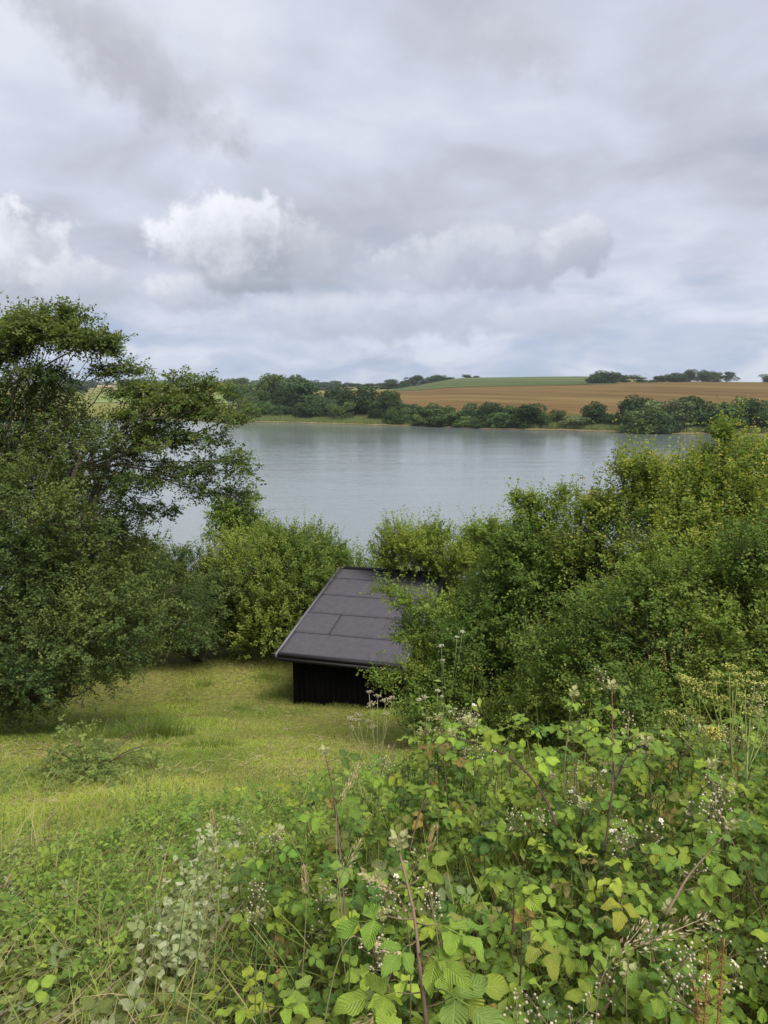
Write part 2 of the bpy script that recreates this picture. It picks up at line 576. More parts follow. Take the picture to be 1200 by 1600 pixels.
# lake
m, t = new_mat('lake_water')
g = t.n('ShaderNodeNewGeometry').outputs['Position']
g1 = t.vm('MULTIPLY', g, (0.55, 1.0, 1.0))
a = t.noise(g1, 1.3, 4, 0.6, 0.4)
b = t.noise(g1, 0.16, 3, 0.5, 0.2)
gust = t.smooth(t.noise(t.vm('MULTIPLY', g, (0.35, 1.0, 1.0)), 0.03, 4, 0.6), 0.32, 0.66, 0.55, 1.0)
hgt = t.m('ADD', t.m('MULTIPLY', a, 0.17), t.m('MULTIPLY', b, 0.30))
bp = t.n('ShaderNodeBump', ins={'Strength': t.m('MULTIPLY', gust, 0.30), 'Distance': 1.0, 'Height': hgt}).outputs[0]
p = t.n('ShaderNodeBsdfPrincipled', ins={'Base Color': (0.135, 0.165, 0.170, 1), 'Roughness': 0.08, 'IOR': 1.48, 'Specular IOR Level': 0.5, 'Normal': bp})
t.t.links.new(p.outputs[0], t.n('ShaderNodeOutputMaterial').inputs[0])
V, T = np.array([(-900, 38, 0), (900, 38, 0), (900, 430, 0), (-900, 430, 0)], float), np.array([(0, 1, 2), (0, 2, 3)])
link('lake', mesh_tris('lake', V, T, mat=m), kind='structure')


def patch(name, mat, pxs, d0f, d1f, lift, nd=40, label=None):
    """a field cut from the terrain: between two distances over a range of bearings"""
    pxs = np.asarray(pxs, float)
    t = np.linspace(0, 1, nd)
    D = d0f(pxs)[:, None] * (1 - t) + d1f(pxs)[:, None] * t
    Xp = (pxs[:, None] - 600) / F * D
    Zp = far_z(Xp.ravel(), D.ravel()).reshape(D.shape) + lift
    V = np.stack([Xp, D, Zp], -1).reshape(-1, 3)
    n = len(pxs)
    i = np.arange(n - 1)[:, None] * nd
    j = np.arange(nd - 1)[None]
    Q = np.stack([i + j, i + nd + j, i + nd + j + 1, i + j + 1], -1).reshape(-1, 4)
    return link(name, mesh_tris(name, V, quads2tris(Q), mat=mat, smooth=True), kind='structure')


M_WHEAT = field_material('ripe_field', (0.090, 0.058, 0.021), (0.122, 0.081, 0.031), (0.155, 0.108, 0.045), 0.6, rot=-0.62, row=30.0)
M_GREENF = field_material('green_field', (0.054, 0.078, 0.027), (0.071, 0.095, 0.036), (0.09, 0.112, 0.047), 1.0, rot=-1.0, row=60)
M_PALEF = field_material('pale_field', (0.24, 0.20, 0.10), (0.30, 0.25, 0.13), (0.34, 0.30, 0.17))
M_PAST = field_material('pasture', (0.09, 0.14, 0.04), (0.13, 0.18, 0.055), (0.18, 0.21, 0.08))
M_SAND = field_material('shore_mud', (0.12, 0.095, 0.05), (0.165, 0.13, 0.07), (0.21, 0.165, 0.095), sc1=0.1)
itp = lambda xs, ys: (lambda p: np.interp(p, xs, ys))
patch('ripe_field', M_WHEAT, np.arange(470, 1700, 8), lambda p: shore_d(p) + 42, itp([470, 620, 735, 915, 1000, 1060, 1200, 1700], [640, 600, 562, 566, 620, 720, 730, 740]), 0.12, 60)
patch('green_field', M_GREENF, np.arange(612, 960, 6), itp([612, 735, 915, 960], [606, 566, 570, 575]), itp([612, 735, 960], [930, 900, 900]), 0.3, 50)
patch('pale_field', M_PALEF, np.arange(500, 620, 8), itp([500, 620], [900, 850]), itp([500, 620], [1150, 1100]), 0.4, 16)
patch('pasture', M_PAST, np.arange(150, 470, 8), lambda p: shore_d(p) + 120, lambda p: shore_d(p) + 330, 0.3, 16)
patch('pale_field', M_PALEF, np.arange(120, 300, 8), itp([120, 300], [1350, 1300]), itp([120, 300], [1700, 1600]), 0.5, 16)
patch('pasture', M_PAST, np.arange(320, 480, 8), itp([320, 480], [1250, 1300]), itp([320, 480], [1750, 1600]), 0.5, 16)
patch('shore_strip', M_SAND, np.arange(-300, 1700, 3), lambda p: shore_d(p) - 0.6, lambda p: shore_d(p) + 0.6 + 3.6 * vn2(p, p * 0, 0.05, 9.0) ** 1.5, 0.12, 4)

# ------------------------------------------------------------------ shed
ROT = math.radians(15.5)
RP = math.radians(12.5)
RL, RW = 4.42, 2.86
ea = at(431, 1022, 16.0)                       # lower left corner of the roof
U = np.array([math.cos(ROT), -math.sin(ROT), 0])
Vh = np.array([math.sin(ROT), math.cos(ROT), 0])
shed = thing('shed', 'low black wooden shed with a sloping dark felt roof on the lawn', 'shed', (ea[0], ea[1], 0), rotz=-ROT)
EZ = ea[2]                                     # roof surface height at the eave, shed axes: x along the eave, y up the roof
GZ = float(near_z(np.array([-1.2]), np.array([16.2]))[0])


def flat_mat(name, base, rough, spec, nscale, amt, bump=0.2, stretch=(1, 1, 1)):
    m, t = new_mat(name)
    co = t.vm('MULTIPLY', t.n('ShaderNodeTexCoord').outputs['Object'], stretch)
    nz = t.noise(co, nscale, 5, 0.6)
    n2 = t.noise(co, nscale * 0.08, 4, 0.6)
    cc = t.mix(t.smooth(nz, 0.3, 0.7), tuple(v * (1 - amt) for v in base), tuple(v * (1 + amt) for v in base))
    cc = t.mix(t.smooth(n2, 0.35, 0.65, 0.0, 0.5), cc, tuple(v * 1.35 for v in base))
    bp = t.n('ShaderNodeBump', ins={'Strength': bump, 'Distance': 0.01, 'Height': nz}).outputs[0]
    p = t.n('ShaderNodeBsdfPrincipled', ins={'Base Color': cc, 'Roughness': rough, 'Specular IOR Level': spec, 'Normal': bp})
    t.t.links.new(p.outputs[0], t.n('ShaderNodeOutputMaterial').inputs[0])
    return m


M_FELT = flat_mat('roofing_felt', (0.056, 0.054, 0.066), 0.85, 0.25, 90.0, 0.3, 0.35)
M_SEAM = flat_mat('bitumen_seam', (0.038, 0.036, 0.045), 0.85, 0.2, 40.0, 0.3, 0.3)
M_TRIM = flat_mat('black_trim', (0.014, 0.013, 0.017), 0.7, 0.3, 20.0, 0.2, 0.05)
M_VERGE = flat_mat('verge_metal', (0.085, 0.085, 0.098), 0.45, 0.5, 20.0, 0.2, 0.05)
M_PLANK = flat_mat('black_planks', (0.0036, 0.0033, 0.0036), 0.85, 0.05, 12.0, 0.5, 0.5, (1, 1, 0.06))


def roofp(x, s, h):
    """x along the eave, s up the slope, h above the roof surface"""
    return np.array([x, s * math.cos(RP) - h * math.sin(RP), EZ + s * math.sin(RP) + h * math.cos(RP)])


def roof_box(x0, x1, s0, s1, h0, h1, nx=1, ns=1, sag=0.0, tilt=0.0, seed=0):
    """a slab lying on the roof, subdivided, gently uneven; tilt lifts its lower edge over the one below"""
    xs, ss = np.linspace(x0, x1, nx + 1), np.linspace(s0, s1, ns + 1)
    XX, SS = np.meshgrid(xs, ss, indexing='ij')
    H = np.zeros_like(XX) + tilt * (s1 - SS) / (s1 - s0)
    if sag:
        H += sag * (vn2(XX, SS, 2.2, seed + 0.3) - 0.5)
    mk = lambda hh: np.stack([XX, SS * math.cos(RP) - hh * math.sin(RP), EZ + SS * math.sin(RP) + hh * math.cos(RP)], -1).reshape(-1, 3)
    top, bot = mk(H + h1), mk(H * 0 + h0)
    n0, n1 = nx + 1, ns + 1
    i = np.arange(nx)[:, None] * n1
    j = np.arange(ns)[None]
    q = np.stack([i + j, i + n1 + j, i + n1 + j + 1, i + j + 1], -1).reshape(-1, 4)
    N = n0 * n1
    edge = [(k * n1) for k in range(n0)] + [nx * n1 + k for k in range(1, n1)] + [k * n1 + ns for k in range(nx - 1, -1, -1)] + [k for k in range(ns - 1, 0, -1)]
    side = [(edge[k] + N, edge[(k + 1) % len(edge)] + N, edge[(k + 1) % len(edge)], edge[k]) for k in range(len(edge))]
    return np.concatenate([top, bot]), quads2tris(np.concatenate([q, q[:, ::-1] + N, np.array(side)]))


def part(name, VT, mat, parent, label=None):
    return link(name, mesh_tris(name, VT[0], VT[1], mat=mat), parent, label)


roof = part('roof', roof_box(0.02, RW - 0.02, 0.03, RL - 0.02, -0.06, -0.012), M_TRIM, shed, 'black monopitch roof covered in strips of roofing felt')
seams_y = [0.04, 0.98, 1.92, 2.86, 3.80, RL - 0.03]
for k in range(5):
    cuts = [0.03, RW - 0.03] if k != 1 else [0.03, 0.86, RW - 0.03]
    for q in range(len(cuts) - 1):
        part('felt_strip', roof_box(cuts[q] + (0.004 if q else 0), cuts[q + 1], seams_y[k], seams_y[k + 1] + 0.06 * (k < 4), -0.010, 0.0, 22, 6, 0.004, 0.009, k * 3.1 + q), M_FELT, roof)
    if k:
        part('felt_seam', roof_box(0.03, RW - 0.03, seams_y[k] - 0.016, seams_y[k] + 0.002, -0.004, 0.006, 22, 1, 0.004, 0.007, k * 3.1), M_SEAM, roof, 'dark bitumen line where two felt strips overlap')
part('felt_seam', roof_box(0.858, 0.865, 0.99, 1.90, 0.002, 0.0125, 1, 6, 0.0, 0.008, 2), M_FELT, roof)
part('verge_trim', roof_box(-0.02, 0.03, -0.03, RL + 0.02, -0.13, 0.026), M_VERGE, roof)
part('verge_trim', roof_box(RW - 0.03, RW + 0.02, -0.03, RL + 0.02, -0.13, 0.026), M_VERGE, roof)
part('ridge_trim', roof_box(0.048, RW - 0.048, RL - 0.06, RL + 0.03, -0.15, 0.05), M_TRIM, roof)
part('eave_trim', roof_box(0.048, RW - 0.048, -0.025, 0.05, -0.05, 0.028), M_TRIM, roof)
part('fascia_board', roof_box(0.048, RW - 0.048, 0.005, 0.035, -0.17, -0.055), M_TRIM, roof)
mbg = MB()
tube(mbg, [roofp(-0.01, -0.055, -0.07), roofp(RW + 0.01, -0.055, -0.085)], 0.026, 10)
link('gutter', mbg.mesh('gutter', M_TRIM, smooth=True), roof)
wx0, wx1, wy0, wy1 = 0.27, RW - 0.27, 0.33, RL * math.cos(RP) - 0.3
ztop = lambda y: EZ + y * math.tan(RP) - 0.065
PW = 0.118
core = part('wall', box_vt(wx0 + 0.03, wx1 - 0.03, wy0 + 0.03, wy1 - 0.03, GZ - 0.9, ztop(wy0) - 0.03), M_PLANK, shed)
nfront = int((wx1 - wx0) / PW)
pw = (wx1 - wx0) / nfront
ppr = random.Random(3)
for side in ('front', 'back'):
    yy = wy0 if side == 'front' else wy1
    for k in range(nfront):
        dx = wx0 + k * pw
        o = ppr.uniform(-0.005, 0.006) + (0.014 if k % 2 else 0)
        lo = 0.012 if k % 2 == 0 else -0.012
        part('plank', box_vt(dx - lo, dx + pw + lo, yy - 0.014 - o, yy + 0.014 - o, GZ - 0.7, ztop(yy) - 0.0), M_PLANK, core)
nside = int((wy1 - wy0) / PW)
ps = (wy1 - wy0) / nside
for xx, sg in ((wx0, -1), (wx1, 1)):
    for k in range(nside):
        y0 = wy0 + 0.03 + k * (wy1 - wy0 - 0.06) / nside
        o = sg * (0.014 if k % 2 else 0)
        V, T = box_vt(xx - 0.013 + o, xx + 0.013 + o, y0, y0 + ps - 0.008, GZ - 0.9, ztop(y0))
        V[4:, 2] = [ztop(v[1]) for v in V[4:]]
        link('plank', mesh_tris('plank', V, T, mat=M_PLANK), core)

# ------------------------------------------------------------------ far trees
def far_crown(seed, kind):
    r = np.random.default_rng(seed)
    nl = {'round': 20, 'tall': 20, 'bush': 15, 'open': 15}[kind]
    c = []
    for i in range(nl):
        th = r.uniform(0, 2 * math.pi)
        if kind == 'bush':
            z = r.uniform(0.05, 0.72)
            wd = 0.36
        elif kind == 'tall':
            z = r.uniform(0.06, 0.85)
            wd = 0.33 * math.sin(math.pi * min(1, 0.22 + z * 0.74)) + 0.06
        else:
            z = r.uniform(0.10, 0.80)
            wd = 0.36 * math.sin(math.pi * (0.20 + z * 0.66)) + 0.04
        rr = wd * math.sqrt(r.uniform(0.05, 1))
        s = r.uniform(0.17, 0.27) * (0.75 if kind == 'open' else 1)
        c.append((rr * math.cos(th), rr * math.sin(th), z, s))
    c = np.array(c)
    N = {'round': 5200, 'tall': 5200, 'bush': 4200, 'open': 2400}[kind]
    b = r.choice(nl, N, p=c[:, 3] ** 2 / (c[:, 3] ** 2).sum())
    u = unit(r.normal(size=(N, 3)))
    nz = vnoise(c[b, :3] * 20 + u * 2.2)
    rr = c[b, 3] * (0.72 + 0.5 * nz) * (1 - 0.35 * r.random(N) ** 2)
    P = c[b, :3] + u * rr[:, None] * np.array([1, 1, 0.85])
    P[:, 2] = np.maximum(P[:, 2], 0.01 + 0.02 * r.random(N))
    nrm = unit(u + 0.8 * r.normal(size=(N, 3)))
    a = unit(np.cross(nrm, r.normal(size=(N, 3))))
    bb = np.cross(nrm, a)
    L = (0.018 + 0.020 * r.random(N))[:, None]
    V = np.stack([P - a * L, P - bb * L * 0.7, P + a * L, P + bb * L * 0.7], 1).reshape(-1, 3)
    i = np.arange(N) * 4
    T = np.concatenate([np.stack([i, i + 1, i + 2], 1), np.stack([i, i + 2, i + 3], 1)])
    lob = r.uniform(0.75, 1.2, nl)[b]
    tint = np.repeat((lob * r.uniform(0.75, 1.25, N))[:, None] * np.array([[1, 1, 1.0]]), 4, 0)
    z1 = np.percentile(V[:, 2], 98.5)
    wx = np.percentile(np.abs(V[:, 0]), 94) * 2
    V[:, 2] /= z1
    V[:, :2] /= wx
    return mesh_tris('crown', V, T, tint, mat=M_FAR)


CROWNS = {k: [far_crown(100 + 10 * q + i, k) for i in range(nv)] for q, (k, nv) in enumerate((('round', 5), ('tall', 3), ('bush', 4), ('open', 3)))}


def far_trunk():
    mb = MB()
    tube(mb, [(0, 0, -0.06), (0.004, 0, 0.15), (0.012, 0.004, 0.42), (0.0, 0.0, 0.62)], [0.035, 0.026, 0.018, 0.008], 6, (0.07, 0.055, 0.04))
    for th in (0.4, 2.3, 4.4):
        tube(mb, [(0.005, 0, 0.22), (0.10 * math.cos(th), 0.10 * math.sin(th), 0.40), (0.20 * math.cos(th), 0.20 * math.sin(th), 0.55)], [0.014, 0.010, 0.004], 5, (0.07, 0.055, 0.04))
    return mb.mesh('trunk', M_BARK, smooth=True)


TRUNK = far_trunk()
GREENS = {
    'dark': (0.046, 0.080, 0.030), 'mid': (0.072, 0.116, 0.038), 'light': (0.115, 0.162, 0.055),
    'willow': (0.090, 0.125, 0.055), 'blue': (0.055, 0.092, 0.046), 'olive': (0.110, 0.125, 0.040)}
tr = random.Random(11)
fcount = {}


def far_tree(px, d, wpx, top, green, kind, label, group, cat='tree', sub=0.0):
    """px: bearing in the photo; d: metres away; wpx: width and top: treetop in photo pixels"""
    x = (px - 600) / F * d
    z0 = float(far_z(np.array([x]), np.array([d]))[0])
    ztop_ = CAMZ - d * drop_tan(top)
    h = max(ztop_ - z0, 1.5)
    wd = wpx / F * d * 1.18
    nm = {'round': 'broadleaf_tree', 'tall': 'broadleaf_tree', 'bush': 'shrub', 'open': 'broadleaf_tree'}[kind]
    root = thing(nm, label, 'shrub' if kind == 'bush' else cat, (x, d, z0 - sub), group)
    root.rotation_euler = (0, 0, tr.uniform(0, 6.28) if kind != 'x' else 0)
    v = fcount.get(kind, 0)
    fcount[kind] = v + 1
    me = CROWNS[kind][v % len(CROWNS[kind])]
    cr = link('crown', me, root)
    base = 0.0 if kind == 'bush' else 0.02 * h
    cr.location = (0, 0, base)
    cr.scale = (wd, wd, h - base)
    g = GREENS[green]
    j = tr.uniform(0.85, 1.15)
    cr.color = (g[0] * j * tr.uniform(0.92, 1.08), g[1] * j, g[2] * j * tr.uniform(0.9, 1.1), 1)
    tk = link('trunk', TRUNK, root)
    tk.scale = (h * 0.9, h * 0.9, h)
    return root


SD = lambda px, o: float(shore_d(np.array([float(px)]))[0]) + o
LW = 'trees of the wood on the far shore'
for px, o, wp, top, gr, kd, lb in [
    (375, 90, 32, 606, 'blue', 'round', 'rounded tree at the left end of the far wood, set back from the water'),
    (390, 45, 26, 618, 'light', 'round', 'small lighter green tree at the left end of the far wood'),
    (409, 60, 36, 600, 'mid', 'round', 'tree just left of the tallest crown in the far wood'),
    (432, 62, 40, 587, 'mid', 'tall', 'tallest tree of the far wood, its crown above the skyline'),
    (457, 58, 36, 590, 'blue', 'tall', 'second tallest tree of the far wood, right beside the tallest'),
    (452, 24, 30, 607, 'dark', 'tall', 'slim dark tree in front of the tallest trees of the far wood'),
    (480, 34, 50, 598, 'dark', 'round', 'broad dark tree in the middle of the far wood'),
    (492, 16, 32, 620, 'dark', 'round', 'low dark tree at the waterside in the middle of the far wood'),
    (511, 17, 28, 622, 'blue', 'round', 'small bluish tree at the waterside right of the far wood\'s middle'),
    (530, 36, 34, 606, 'dark', 'round', 'dark tree near the right end of the far wood'),
    (558, 32, 48, 606, 'dark', 'round', 'broad round dark tree closing the right end of the far wood'),
    (533, 12, 24, 630, 'mid', 'bush', 'light green shrub at the foot of the far wood\'s right end'),
    (420, 20, 26, 628, 'mid', 'bush', 'shrub at the water below the tallest tree of the far wood'),
    (440, 16, 24, 634, 'dark', 'bush', 'low dark shrub at the water below the far wood'),
    (470, 13, 26, 630, 'dark', 'bush', 'dark shrub at the water under the broad dark tree of the far wood'),
    (395, 26, 26, 632, 'mid', 'bush', 'shrub at the water at the left end of the far wood'),
]:
    far_tree(px, SD(px, o), wp, top, gr, kd, lb, LW)
HS = 'trees and shrubs along the far shore'
for px, o, wp, top, gr, kd, lb in [
    (592, 26, 24, 628, 'dark', 'round', 'small dark tree standing in the gap right of the far wood'),
    (610, 36, 30, 612, 'dark', 'tall', 'tall dark tree at the left corner of the ripe field'),
    (614, 12, 24, 640, 'mid', 'bush', 'low shrub at the water below the ripe field\'s left corner'),
    (622, 22, 22, 632, 'dark', 'round', 'small tree right of the tall dark one at the field corner'),
    (632, 14, 24, 638, 'mid', 'bush', 'shrub in the left part of the waterside hedge'),
    (645, 20, 20, 633, 'dark', 'tall', 'slender dark tree in the left part of the waterside hedge'),
    (668, 20, 34, 633, 'dark', 'round', 'dark round tree in the left part of the waterside hedge'),
    (659, 9, 26, 648, 'light', 'bush', 'rounded light shrub in front of the dark round hedge tree'),
    (695, 11, 46, 641, 'mid', 'bush', 'wide pale green shrub leaning over the water below the ripe field'),
    (700, 24, 20, 636, 'mid', 'round', 'small tree behind the wide pale green shrub'),
    (680, 8, 22, 652, 'willow', 'bush', 'low greyish shrub at the water left of the wide pale one'),
    (728, 10, 26, 650, 'light', 'bush', 'low light shrub between the wide pale shrub and two dark trees'),
    (741, 16, 26, 632, 'dark', 'round', 'left one of two dark trees side by side under the ripe field'),
    (765, 18, 28, 631, 'dark', 'tall', 'right one of two dark trees side by side under the ripe field'),
    (775, 9, 34, 645, 'mid', 'bush', 'shrub at the water in front of the right dark tree'),
    (752, 7, 22, 655, 'dark', 'bush', 'low dark shrub at the water between the two dark trees'),
    (798, 14, 26, 636, 'mid', 'round', 'mid green tree at the centre of the waterside hedge'),
    (812, 8, 26, 650, 'dark', 'bush', 'dark shrub right of the hedge\'s mid green tree'),
    (829, 15, 42, 633, 'dark', 'round', 'broad dark tree at the right end of the hedge, before the reed bed'),
    (845, 10, 22, 645, 'mid', 'bush', 'shrub closing the right end of the hedge before the reed bed'),
    (872, 26, 22, 641, 'olive', 'bush', 'lone olive shrub behind the reed bed'),
    (898, 15, 36, 651, 'willow', 'bush', 'low dome of pale shrub beside the reed bed'),
    (922, 22, 34, 631, 'dark', 'round', 'dark round tree behind the low pale dome'),
    (949, 24, 22, 647, 'dark', 'bush', 'small dark shrub right of the dark round tree'),
    (992, 24, 42, 622, 'dark', 'round', 'dark tree at the left of the large right hand group'),
    (1003, 5, 48, 641, 'mid', 'bush', 'wide shrub hanging over the water at the left of the large group'),
    (1031, 10, 44, 629, 'willow', 'round', 'pale greyish willow in the large group, the wider one'),
    (1062, 14, 36, 627, 'willow', 'round', 'pale greyish willow beside the broad dark tree, the slimmer one'),
    (1045, 4, 34, 648, 'blue', 'bush', 'low shrub at the water under the two pale willows'),
    (1094, 16, 54, 623, 'dark', 'round', 'broad dark tree right of the two pale willows'),
    (1142, 18, 46, 625, 'mid', 'round', 'green tree right of the broad dark one, near the frame edge'),
    (1173, 20, 38, 627, 'dark', 'round', 'dark tree second from the right edge on the far shore'),
    (1200, 16, 36, 630, 'mid', 'round', 'rightmost tree on the far shore, cut by the frame'),
    (1120, 9, 26, 652, 'dark', 'bush', 'low shrub in front of the broad dark tree'),
    (1240, 18, 44, 630, 'dark', 'round', None),
]:
    if lb:
        far_tree(px, SD(px, o * 0.5), wp, top, gr, kd, lb, HS)
RG = 'trees on the skyline behind the fields'
for px, d, wp, top, gr, kd, lb in [
    (608, 700, 22, 593, 'dark', 'round', 'dark tree at the lower left corner of the green field'),
    (604, 690, 20, 604, 'dark', 'bush', 'dark shrub under the tree at the green field\'s lower left corner'),
    (625, 760, 12, 598, 'dark', 'bush', 'first low shrub on the green field\'s left slope'),
    (633, 780, 14, 595, 'dark', 'bush', 'second low shrub on the green field\'s left slope'),
    (645, 800, 20, 587, 'dark', 'round', 'largest dark tree on the green field\'s left slope'),
    (662, 830, 12, 591, 'dark', 'bush', 'small shrub right of the largest tree on the green slope'),
    (672, 840, 14, 588, 'dark', 'round', 'left tree of the close pair on the green slope'),
    (684, 850, 18, 586, 'dark', 'round', 'right tree of the close pair on the green slope'),
    (695, 870, 8, 590, 'dark', 'bush', 'tiny shrub right of the close pair on the green slope'),
    (703, 870, 9, 589, 'dark', 'bush', 'last shrub of the row up the green slope'),
    (728, 895, 10, 585, 'dark', 'round', 'left one of two lone trees on the green crest'),
    (741, 895, 7, 587, 'dark', 'round', 'right and smaller of two lone trees on the green crest'),
    (926, 600, 26, 585, 'dark', 'round', 'left tree of the dark clump at the green field\'s right end'),
    (944, 604, 34, 580, 'dark', 'round', 'largest tree of the dark clump at the green field\'s right end'),
    (964, 625, 18, 586, 'blue', 'open', 'thin crowned tree just right of the dark clump'),
    (984, 640, 30, 586, 'willow', 'open', 'pale open crowned tree right of the dark clump'),
    (1006, 650, 20, 593, 'mid', 'bush', 'low shrub between the clump and the ripe field\'s skyline row'),
    (1024, 680, 14, 587, 'dark', 'round', 'first tree of the row on the ripe field\'s skyline'),
    (1041, 700, 22, 583, 'dark', 'round', 'second tree of the row on the ripe field\'s skyline'),
    (1057, 715, 16, 584, 'blue', 'round', 'third tree of the row on the ripe field\'s skyline'),
    (1072, 725, 18, 578, 'willow', 'round', 'tallest and palest tree of the ripe field\'s skyline row'),
    (1089, 735, 18, 579, 'dark', 'round', 'dark tree right of the tallest in the skyline row'),
    (1107, 738, 20, 581, 'mid', 'round', 'second last tree of the skyline row on the ripe field'),
    (1127, 740, 24, 581, 'blue', 'open', 'last tree of the skyline row on the ripe field, open crowned'),
    (1195, 742, 18, 584, 'dark', 'bush', 'dark shrub on the ripe field\'s skyline at the right edge'),
]:
    far_tree(px, d, wp, top, gr, kd, lb, RG, sub=0.3)
FH = 'distant hedgerow trees behind the far wood'
hr = random.Random(5)
ORD = ['first', 'second', 'third', 'fourth', 'fifth', 'sixth', 'seventh', 'eighth', 'ninth', 'tenth', 'eleventh', 'twelfth']
hn = {}
for px, d, wp, top in [(477, 1000, 15, 593), (489, 1010, 15, 594), (500, 1020, 13, 597), (513, 1020, 16, 597), (525, 1030, 14, 596), (536, 1020, 13, 599), (547, 1000, 14, 598), (558, 990, 14, 600), (574, 960, 14, 600), (588, 930, 18, 598), (598, 900, 14, 600),
                       (500, 800, 18, 606), (520, 790, 16, 606), (545, 780, 18, 605), (570, 770, 16, 606), (588, 760, 18, 605)]:
    hi = d > 890
    hn[hi] = hn.get(hi, 0) + 1
    far_tree(px, d, wp, top + hr.uniform(-0.8, 0.8), 'blue', hr.choice(['round', 'bush']), '%s small tree from the left in the %s hedgerow right of the far wood' % (ORD[hn[hi] - 1], 'upper skyline' if hi else 'lower'), FH)
ROWN = {760: 'nearest hedge row', 1000: 'second hedge row', 1240: 'third hedge row', 1800: 'upper slope', 2150: 'row below the crest', 2400: 'hill crest'}
fused = set()
for k in range(150):
    px = hr.uniform(120, 480)
    d0 = hr.choice([760, 1000, 1240, 1800, 2150, 2400])
    d = d0 + hr.uniform(-25, 25)
    x = (px - 600) / F * d
    z0 = float(far_z(np.array([x]), np.array([d]))[0])
    h = hr.uniform(7, 14)
    top = 800 + F * math.tan(math.atan((CAMZ - z0 - h) / d) - PITCH)
    kd = hr.choice(['round', 'bush', 'bush'])
    wd_ = hr.uniform(14, 26)
    lb = 'distant %s %s %s' % ('wide low bush' if kd == 'bush' and wd_ > 20 else 'low bush' if kd == 'bush' else 'round tree', 'on the ' + ROWN[d0], 'seen through the hawthorn' if px < 230 else 'beside the hawthorn' if px < 340 else 'behind the far wood')
    gr = hr.choice(['blue', 'dark', 'blue', 'mid'])
    lb = lb.replace('distant', {'blue': 'distant bluish', 'dark': 'distant dark', 'mid': 'distant green'}[gr])
    if lb in fused or len(fused) >= 60:
        continue
    fused.add(lb)
    far_tree(px, d, wd_ / d * F, top, gr, kd, lb, 'distant trees on the hills at the left')

# reeds along the far shore
def reeds(px0, px1, o0, o1, n, hmin, hmax, c1, c2, label):
    pxs = rng.uniform(px0, px1, n)
    d = shore_d(pxs) + rng.uniform(o0, o1, n)
    x = (pxs - 600) / F * d
    z = far_z(x, d)
    h = rng.uniform(hmin, hmax, n) * (0.6 + 0.8 * vn2(x, d, 0.12, 4.0))
    wd = rng.uniform(0.10, 0.22, n)
    th = rng.uniform(-0.9, 0.9, n)
    P = np.stack([x, d, z - 0.1], 1)
    sv = np.stack([np.cos(th), np.sin(th), th * 0], 1) * wd[:, None]
    tip = P + np.stack([rng.normal(0, 0.12, n), rng.normal(0, 0.1, n), h], 1)
    V = np.stack([P - sv, P + sv, tip], 1).reshape(-1, 3)
    T = np.arange(3 * n).reshape(-1, 3)
    f = np.repeat(rng.random(n) * 0.6 + 0.4 * vn2(x, d, 0.2, 8.0), 3)[:, None]
    C = np.array(c1) * (1 - f) + np.array(c2) * f
    link('reed_bed', mesh_tris('reed_bed', V, T, C, mat=M_GRASS), label=label, cat='reeds', kind='stuff')


RC = ((0.15, 0.21, 0.075), (0.24, 0.27, 0.12))
reeds(200, 450, 3, 12, 5000, 0.9, 1.8, RC[0], RC[1], 'green reeds at the waterline below the left end of the far wood')
reeds(450, 640, 2.5, 16, 6000, 0.9, 1.7, RC[0], RC[1], 'green reeds at the waterline below the right end of the far wood')
reeds(640, 800, 3, 9, 3500, 0.7, 1.5, RC[0], RC[1], 'thin reeds at the waterline below the waterside hedge')
reeds(800, 985, 3, 17, 8000, 1.1, 1.9, RC[0], RC[1], 'pale reed bed between the hedge and the large tree group')
reeds(1055, 1320, 3, 14, 7000, 1.1, 1.9, (0.19, 0.23, 0.11), (0.28, 0.30, 0.17), 'pale greyish reed bed at the right end of the far shore')

# ------------------------------------------------------------------ leafy crowns near by
def leaves(mb, P, D, N, L, Wd, C, fold=0.22, droop=0.12):
    """diamond leaves folded along the midrib"""
    n = len(P)
    D = unit(D)
    S = unit(np.cross(D, N))
    N = np.cross(S, D)
    L = L[:, None]
    Wd = Wd[:, None]
    mid = P + D * L * 0.48
    V = np.stack([P, mid + S * Wd * 0.5 + N * Wd * fold, P + D * L - N * L * droop, mid - S * Wd * 0.5 + N * Wd * fold], 1).reshape(-1, 3)
    i = np.arange(n) * 4
    T = np.concatenate([np.stack([i, i + 2, i + 1], 1), np.stack([i, i + 3, i + 2], 1)])
    mb.add(V, T, np.repeat(C, 4, 0))


def twigs(mb, A, B, r0, C):
    n = len(A)
    t = unit(B - A)
    a = unit(np.cross(t, np.array([0.3, 0.2, 1.0])))
    b = np.cross(t, a)
    ring = []
    for k in range(3):
        th = k * 2.0944
        ring.append(a * math.cos(th) + b * math.sin(th))
    r0 = np.broadcast_to(np.asarray(r0, float), (n,))[:, None]
    V = np.stack([A + q * r0 for q in ring] + [B + q * r0 * 0.4 for q in ring], 1).reshape(-1, 3)
    i = np.arange(n)[:, None] * 6
    Q = np.array([(0, 1, 4, 3), (1, 2, 5, 4), (2, 0, 3, 5)])
    mb.add(V, quads2tris((i[:, None] + Q[None]).reshape(-1, 4)), C)


PER_K, LEAF_K = 1.4, 1.04


